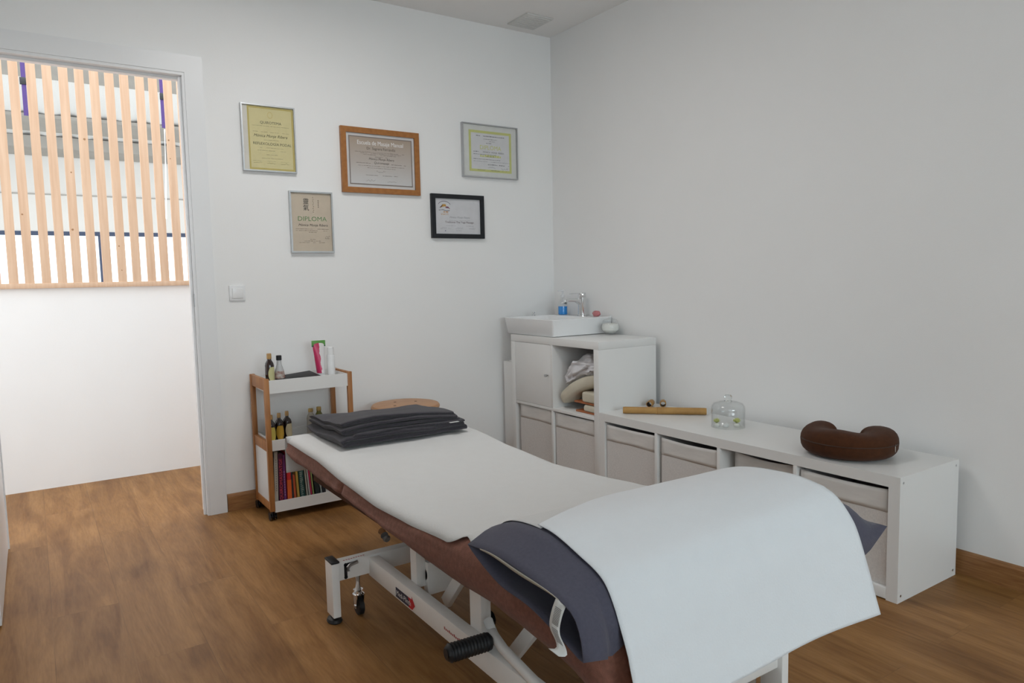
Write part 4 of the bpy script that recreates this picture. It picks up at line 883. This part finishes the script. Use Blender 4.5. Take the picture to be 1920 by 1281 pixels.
# pillow ------------------------------------------------------------------
T2 = thing('pillow', 'slate blue cased pillow lying across the table below the white sheet', 'pillow', (-1.6, -2.5, .5))
NP = 26
ST = [(-2.012, [(-2.342, .556), (-2.43, .567), (-2.52, .563), (-2.62, .557), (-2.675, .542), (-2.697, .508), (-2.702, .470)], [(-2.342, .554), (-2.40, .530), (-2.464, .512), (-2.549, .507), (-2.626, .490), (-2.68, .474), (-2.702, .466)]),
 (-1.965, [(-2.332, .572), (-2.41, .583), (-2.50, .581), (-2.60, .565), (-2.660, .540), (-2.697, .50), (-2.708, .462)], [(-2.332, .568), (-2.40, .532), (-2.47, .510), (-2.55, .500), (-2.626, .480), (-2.68, .463), (-2.708, .458)]),
 (-1.935, [(-2.322, .572), (-2.40, .590), (-2.49, .590), (-2.575, .571), (-2.640, .545), (-2.678, .50), (-2.700, .450)], [(-2.322, .566), (-2.39, .535), (-2.46, .520), (-2.55, .512), (-2.626, .490), (-2.67, .455), (-2.700, .446)]),
 (-1.88, [(-2.31, .560), (-2.39, .588), (-2.48, .592), (-2.57, .573), (-2.632, .550), (-2.665, .510), (-2.685, .46)], [(-2.31, .54), (-2.39, .515), (-2.46, .507), (-2.55, .507), (-2.626, .505), (-2.667, .46), (-2.685, .45)]),
 (-1.6, [(-2.28, .535), (-2.38, .582), (-2.465, .596), (-2.57, .592), (-2.655, .570), (-2.70, .52), (-2.715, .46)], [(-2.28, .525), (-2.38, .508), (-2.46, .506), (-2.55, .506), (-2.640, .505), (-2.68, .46), (-2.715, .45)]),
 (-1.32, [(-2.26, .530), (-2.36, .570), (-2.45, .600), (-2.58, .612), (-2.680, .595), (-2.725, .535), (-2.742, .46)], [(-2.26, .52), (-2.36, .509), (-2.46, .506), (-2.55, .506), (-2.660, .5), (-2.70, .46), (-2.742, .448)]),
 (-1.25, [(-2.29, .520), (-2.37, .548), (-2.45, .568), (-2.58, .585), (-2.685, .574), (-2.730, .538), (-2.742, .49)], [(-2.29, .512), (-2.37, .48), (-2.46, .47), (-2.55, .465), (-2.660, .462), (-2.71, .466), (-2.742, .484)]),
 (-1.178, [(-2.37, .512), (-2.42, .514), (-2.48, .517), (-2.58, .521), (-2.66, .523), (-2.715, .525), (-2.738, .525)], [(-2.37, .508), (-2.42, .508), (-2.48, .508), (-2.58, .510), (-2.66, .513), (-2.715, .519), (-2.738, .522)])]
def hug(x):
    sx = (x-XL)/(XR-XL); t0 = .36-.06*sx; return [(q.y, q.z-.0025) for q in (cover_pt(sx, t0+(.82+.07*sx-t0)*k/11) for k in range(12))]
ST = [(x, hug(x) if -1.94 < x < -1.3 else up, lo) for x, up, lo in ST]
ST.insert(4, (-1.75, hug(-1.75), [((p[0]+q[0])/2, (p[1]+q[1])/2) for p, q in zip(ST[3][2], ST[4][2])]))
keys = [(x, resample([(0, *p) for p in up], NP), resample([(0, *p) for p in lo], NP)) for x, up, lo in ST]
rings = []
for (xa, ua, la), (xb, ub, lb) in zip(keys, keys[1:]):
    n = max(3, int(abs(xb-xa)/.02))
    for i in range(n + (xb == keys[-1][0])):
        s = i/n; x = xa+(xb-xa)*s; P = []
        for k in range(NP): p = ua[k].lerp(ub[k], s); P.append((x, p.y, p.z + N((x*9, p.y*9, 2), 1, .003)*(x < -1.9)))
        for k in range(NP-2, 0, -1): p = la[k].lerp(lb[k], s); P.append((x, p.y, p.z))
        rings.append(P)
b = BM(); loft(b, rings, cap=False)
b.verts.ensure_lookup_table(); vs = [v for v in b.verts][-(2*NP-2):]; b.faces.new(vs)
o = obj('pillowcase', b, M['case'], T2, angle=80); thicken(o, .002, -1)
up0, up1 = keys[0][1], keys[1][1]
b = BM(); grid(b, lambda u, v: (-2.0135+.0015*v, up0[int(3+u*15)].y, up0[int(3+u*15)].z - .0006 - v*.0075*math.sin(math.pi*(.12+.8*u))), 15, 2); o = obj('seam_tape', b, M['hem'], T2); thicken(o, .001)
tg = resample([(-2.0135, -2.634, .553), (-2.019, -2.630, .530), (-2.021, -2.627, .503), (-2.020, -2.640, .484), (-2.024, -2.646, .475), (-2.034, -2.637, .474)], 20)
b = BM(); grid(b, lambda u, v: tg[int(round(v*19))] + Vector((.004*u, -.0225*u+.002*math.sin(v*4), -.005*u)), 3, 19); o = obj('care_label', b, M['tagw'], T2); thicken(o, .0005); CLB = o
b = BM()
for k in range(2, 14):
    p = tg[k]; q = tg[k+1]
    if k in (8,): continue
    for m_ in range(2):
        a0, a1 = p.lerp(q, .15+.5*m_), p.lerp(q, .4+.5*m_); vs = [b.verts.new(w_ + Vector((.004*u-.0009, -.0225*u, -.005*u))) for w_, u in ((a0, .2), (a0, .8), (a1, .8), (a1, .2))]; b.faces.new(vs)
obj('care_print', b, M['greyp'], CLB)

# folded towels ---------------------------------------------------------------
T3 = thing('towel_stack', 'charcoal terry towels folded in a flat stack on the head end', 'folded towel', (-1.6, -1.03, .51))
def folded(layers, x0, x1, z0, th, gap, name, tiltb, y0, y1, seed, fan=.01):
    """serpentine folded at -x, open edges at +x and along the front, swept along y"""
    path = []; r = random.Random(seed)
    for i in range(layers):
        z_ = z0 + th/2 + i*(th+gap); a, e = x0 + (.004+.006*(i > 0) if i else 0), x1 - fan*i*.7 + r.uniform(-.008, .008)
        if i % 2 == 0: seg = [(e, z_+.0), ((a+e)/2, z_), (a+.018, z_), (a+.006, z_+.001)]
        else: seg = [(a+.006, z_-.001), (a+.018, z_), ((a+e)/2, z_), (e, z_)]
        path.append((i, seg))
    return path
def towel_mesh():
    b = BM(); ny = 34
    def layer(pts, y0, y1, th, seed):
        P = resample([(p[0], 0, p[1]) for p in pts], 46); rings = []
        VL = [0, .003, .010, .022, .04] + [.04+.92*q/28 for q in range(1, 28)] + [.96, .978, .990, .997, 1]
        for v in VL:
            out = []; inn = []
            for i, p in enumerate(P):
                d = P[min(i+1, 45)] - P[max(i-1, 0)]; n_ = Vector((-d.z, 0, d.x)).normalized()
                wob = N((p.x*6, v*3.5, seed*.4), 1, .010) + .004*math.sin(p.x*9+seed)*v + N((p.x*17, v*9, seed*2), 1, .0022)
                yy = y0 + (y1-y0)*v + (N((p.x*6, seed, 5), 1, .010) + N((p.x*30, seed, 1), 1, .002))*(1 if v > .5 else -.4)
                slope = .66 + .36*v                                     # thinner towards the back
                z_ = .514 + (p.z)*slope + wob*min(1, p.z/.02)
                ev = min(v, 1-v)/.03; t2 = th/2*(1 if ev >= 1 else max(.08, math.sqrt(1-(1-ev)**2)))
                out.append(Vector((p.x, yy, z_)) + n_*t2); inn.append(Vector((p.x, yy, z_)) - n_*t2)
            rings.append(out + inn[::-1])
        loft(b, rings)
    A = -1.852; E = -1.365
    layer([(E+.012, .008), (-1.6, .008), (A+.03, .008), (A+.004, .013), (A+.002, .020), (A+.02, .0262), (-1.7, .0255), (-1.5, .0235), (E-.0, .0215)], -.845, -1.215, .0165, 1)
    layer([(E+.004, .0335), (-1.6, .0365), (A+.06, .0395), (A+.045, .0375), (A+.06, .0345), (-1.7, .0315), (-1.5, .0305), (E-.005, .0285)][::-1], -.86, -1.212, .0085, 2)
    layer([(E-.010, .0405), (-1.6, .0450), (A+.05, .0500), (A+.012, .0545), (A+.006, .060), (A+.03, .0645), (-1.7, .0625), (-1.52, .0590), (E-.02, .0520)], -.85, -1.200, .0125, 3)
    layer([(E-.022, .0600), (-1.55, .0665), (-1.72, .0695), (A+.04, .0715), (A+.010, .0735), (A+.008, .0775), (A+.04, .0805), (-1.70, .0795), (-1.55, .0765), (E-.03, .0685)], -.848, -1.188, .0105, 4)
    return b
obj('terry', towel_mesh(), M['towel'], T3, angle=75)
b = BM(); box(b, -1.430, -1.392, -1.224, -1.19, .5495, .5505, None)
obj('sewn_label', b, M['tagw'], T3)
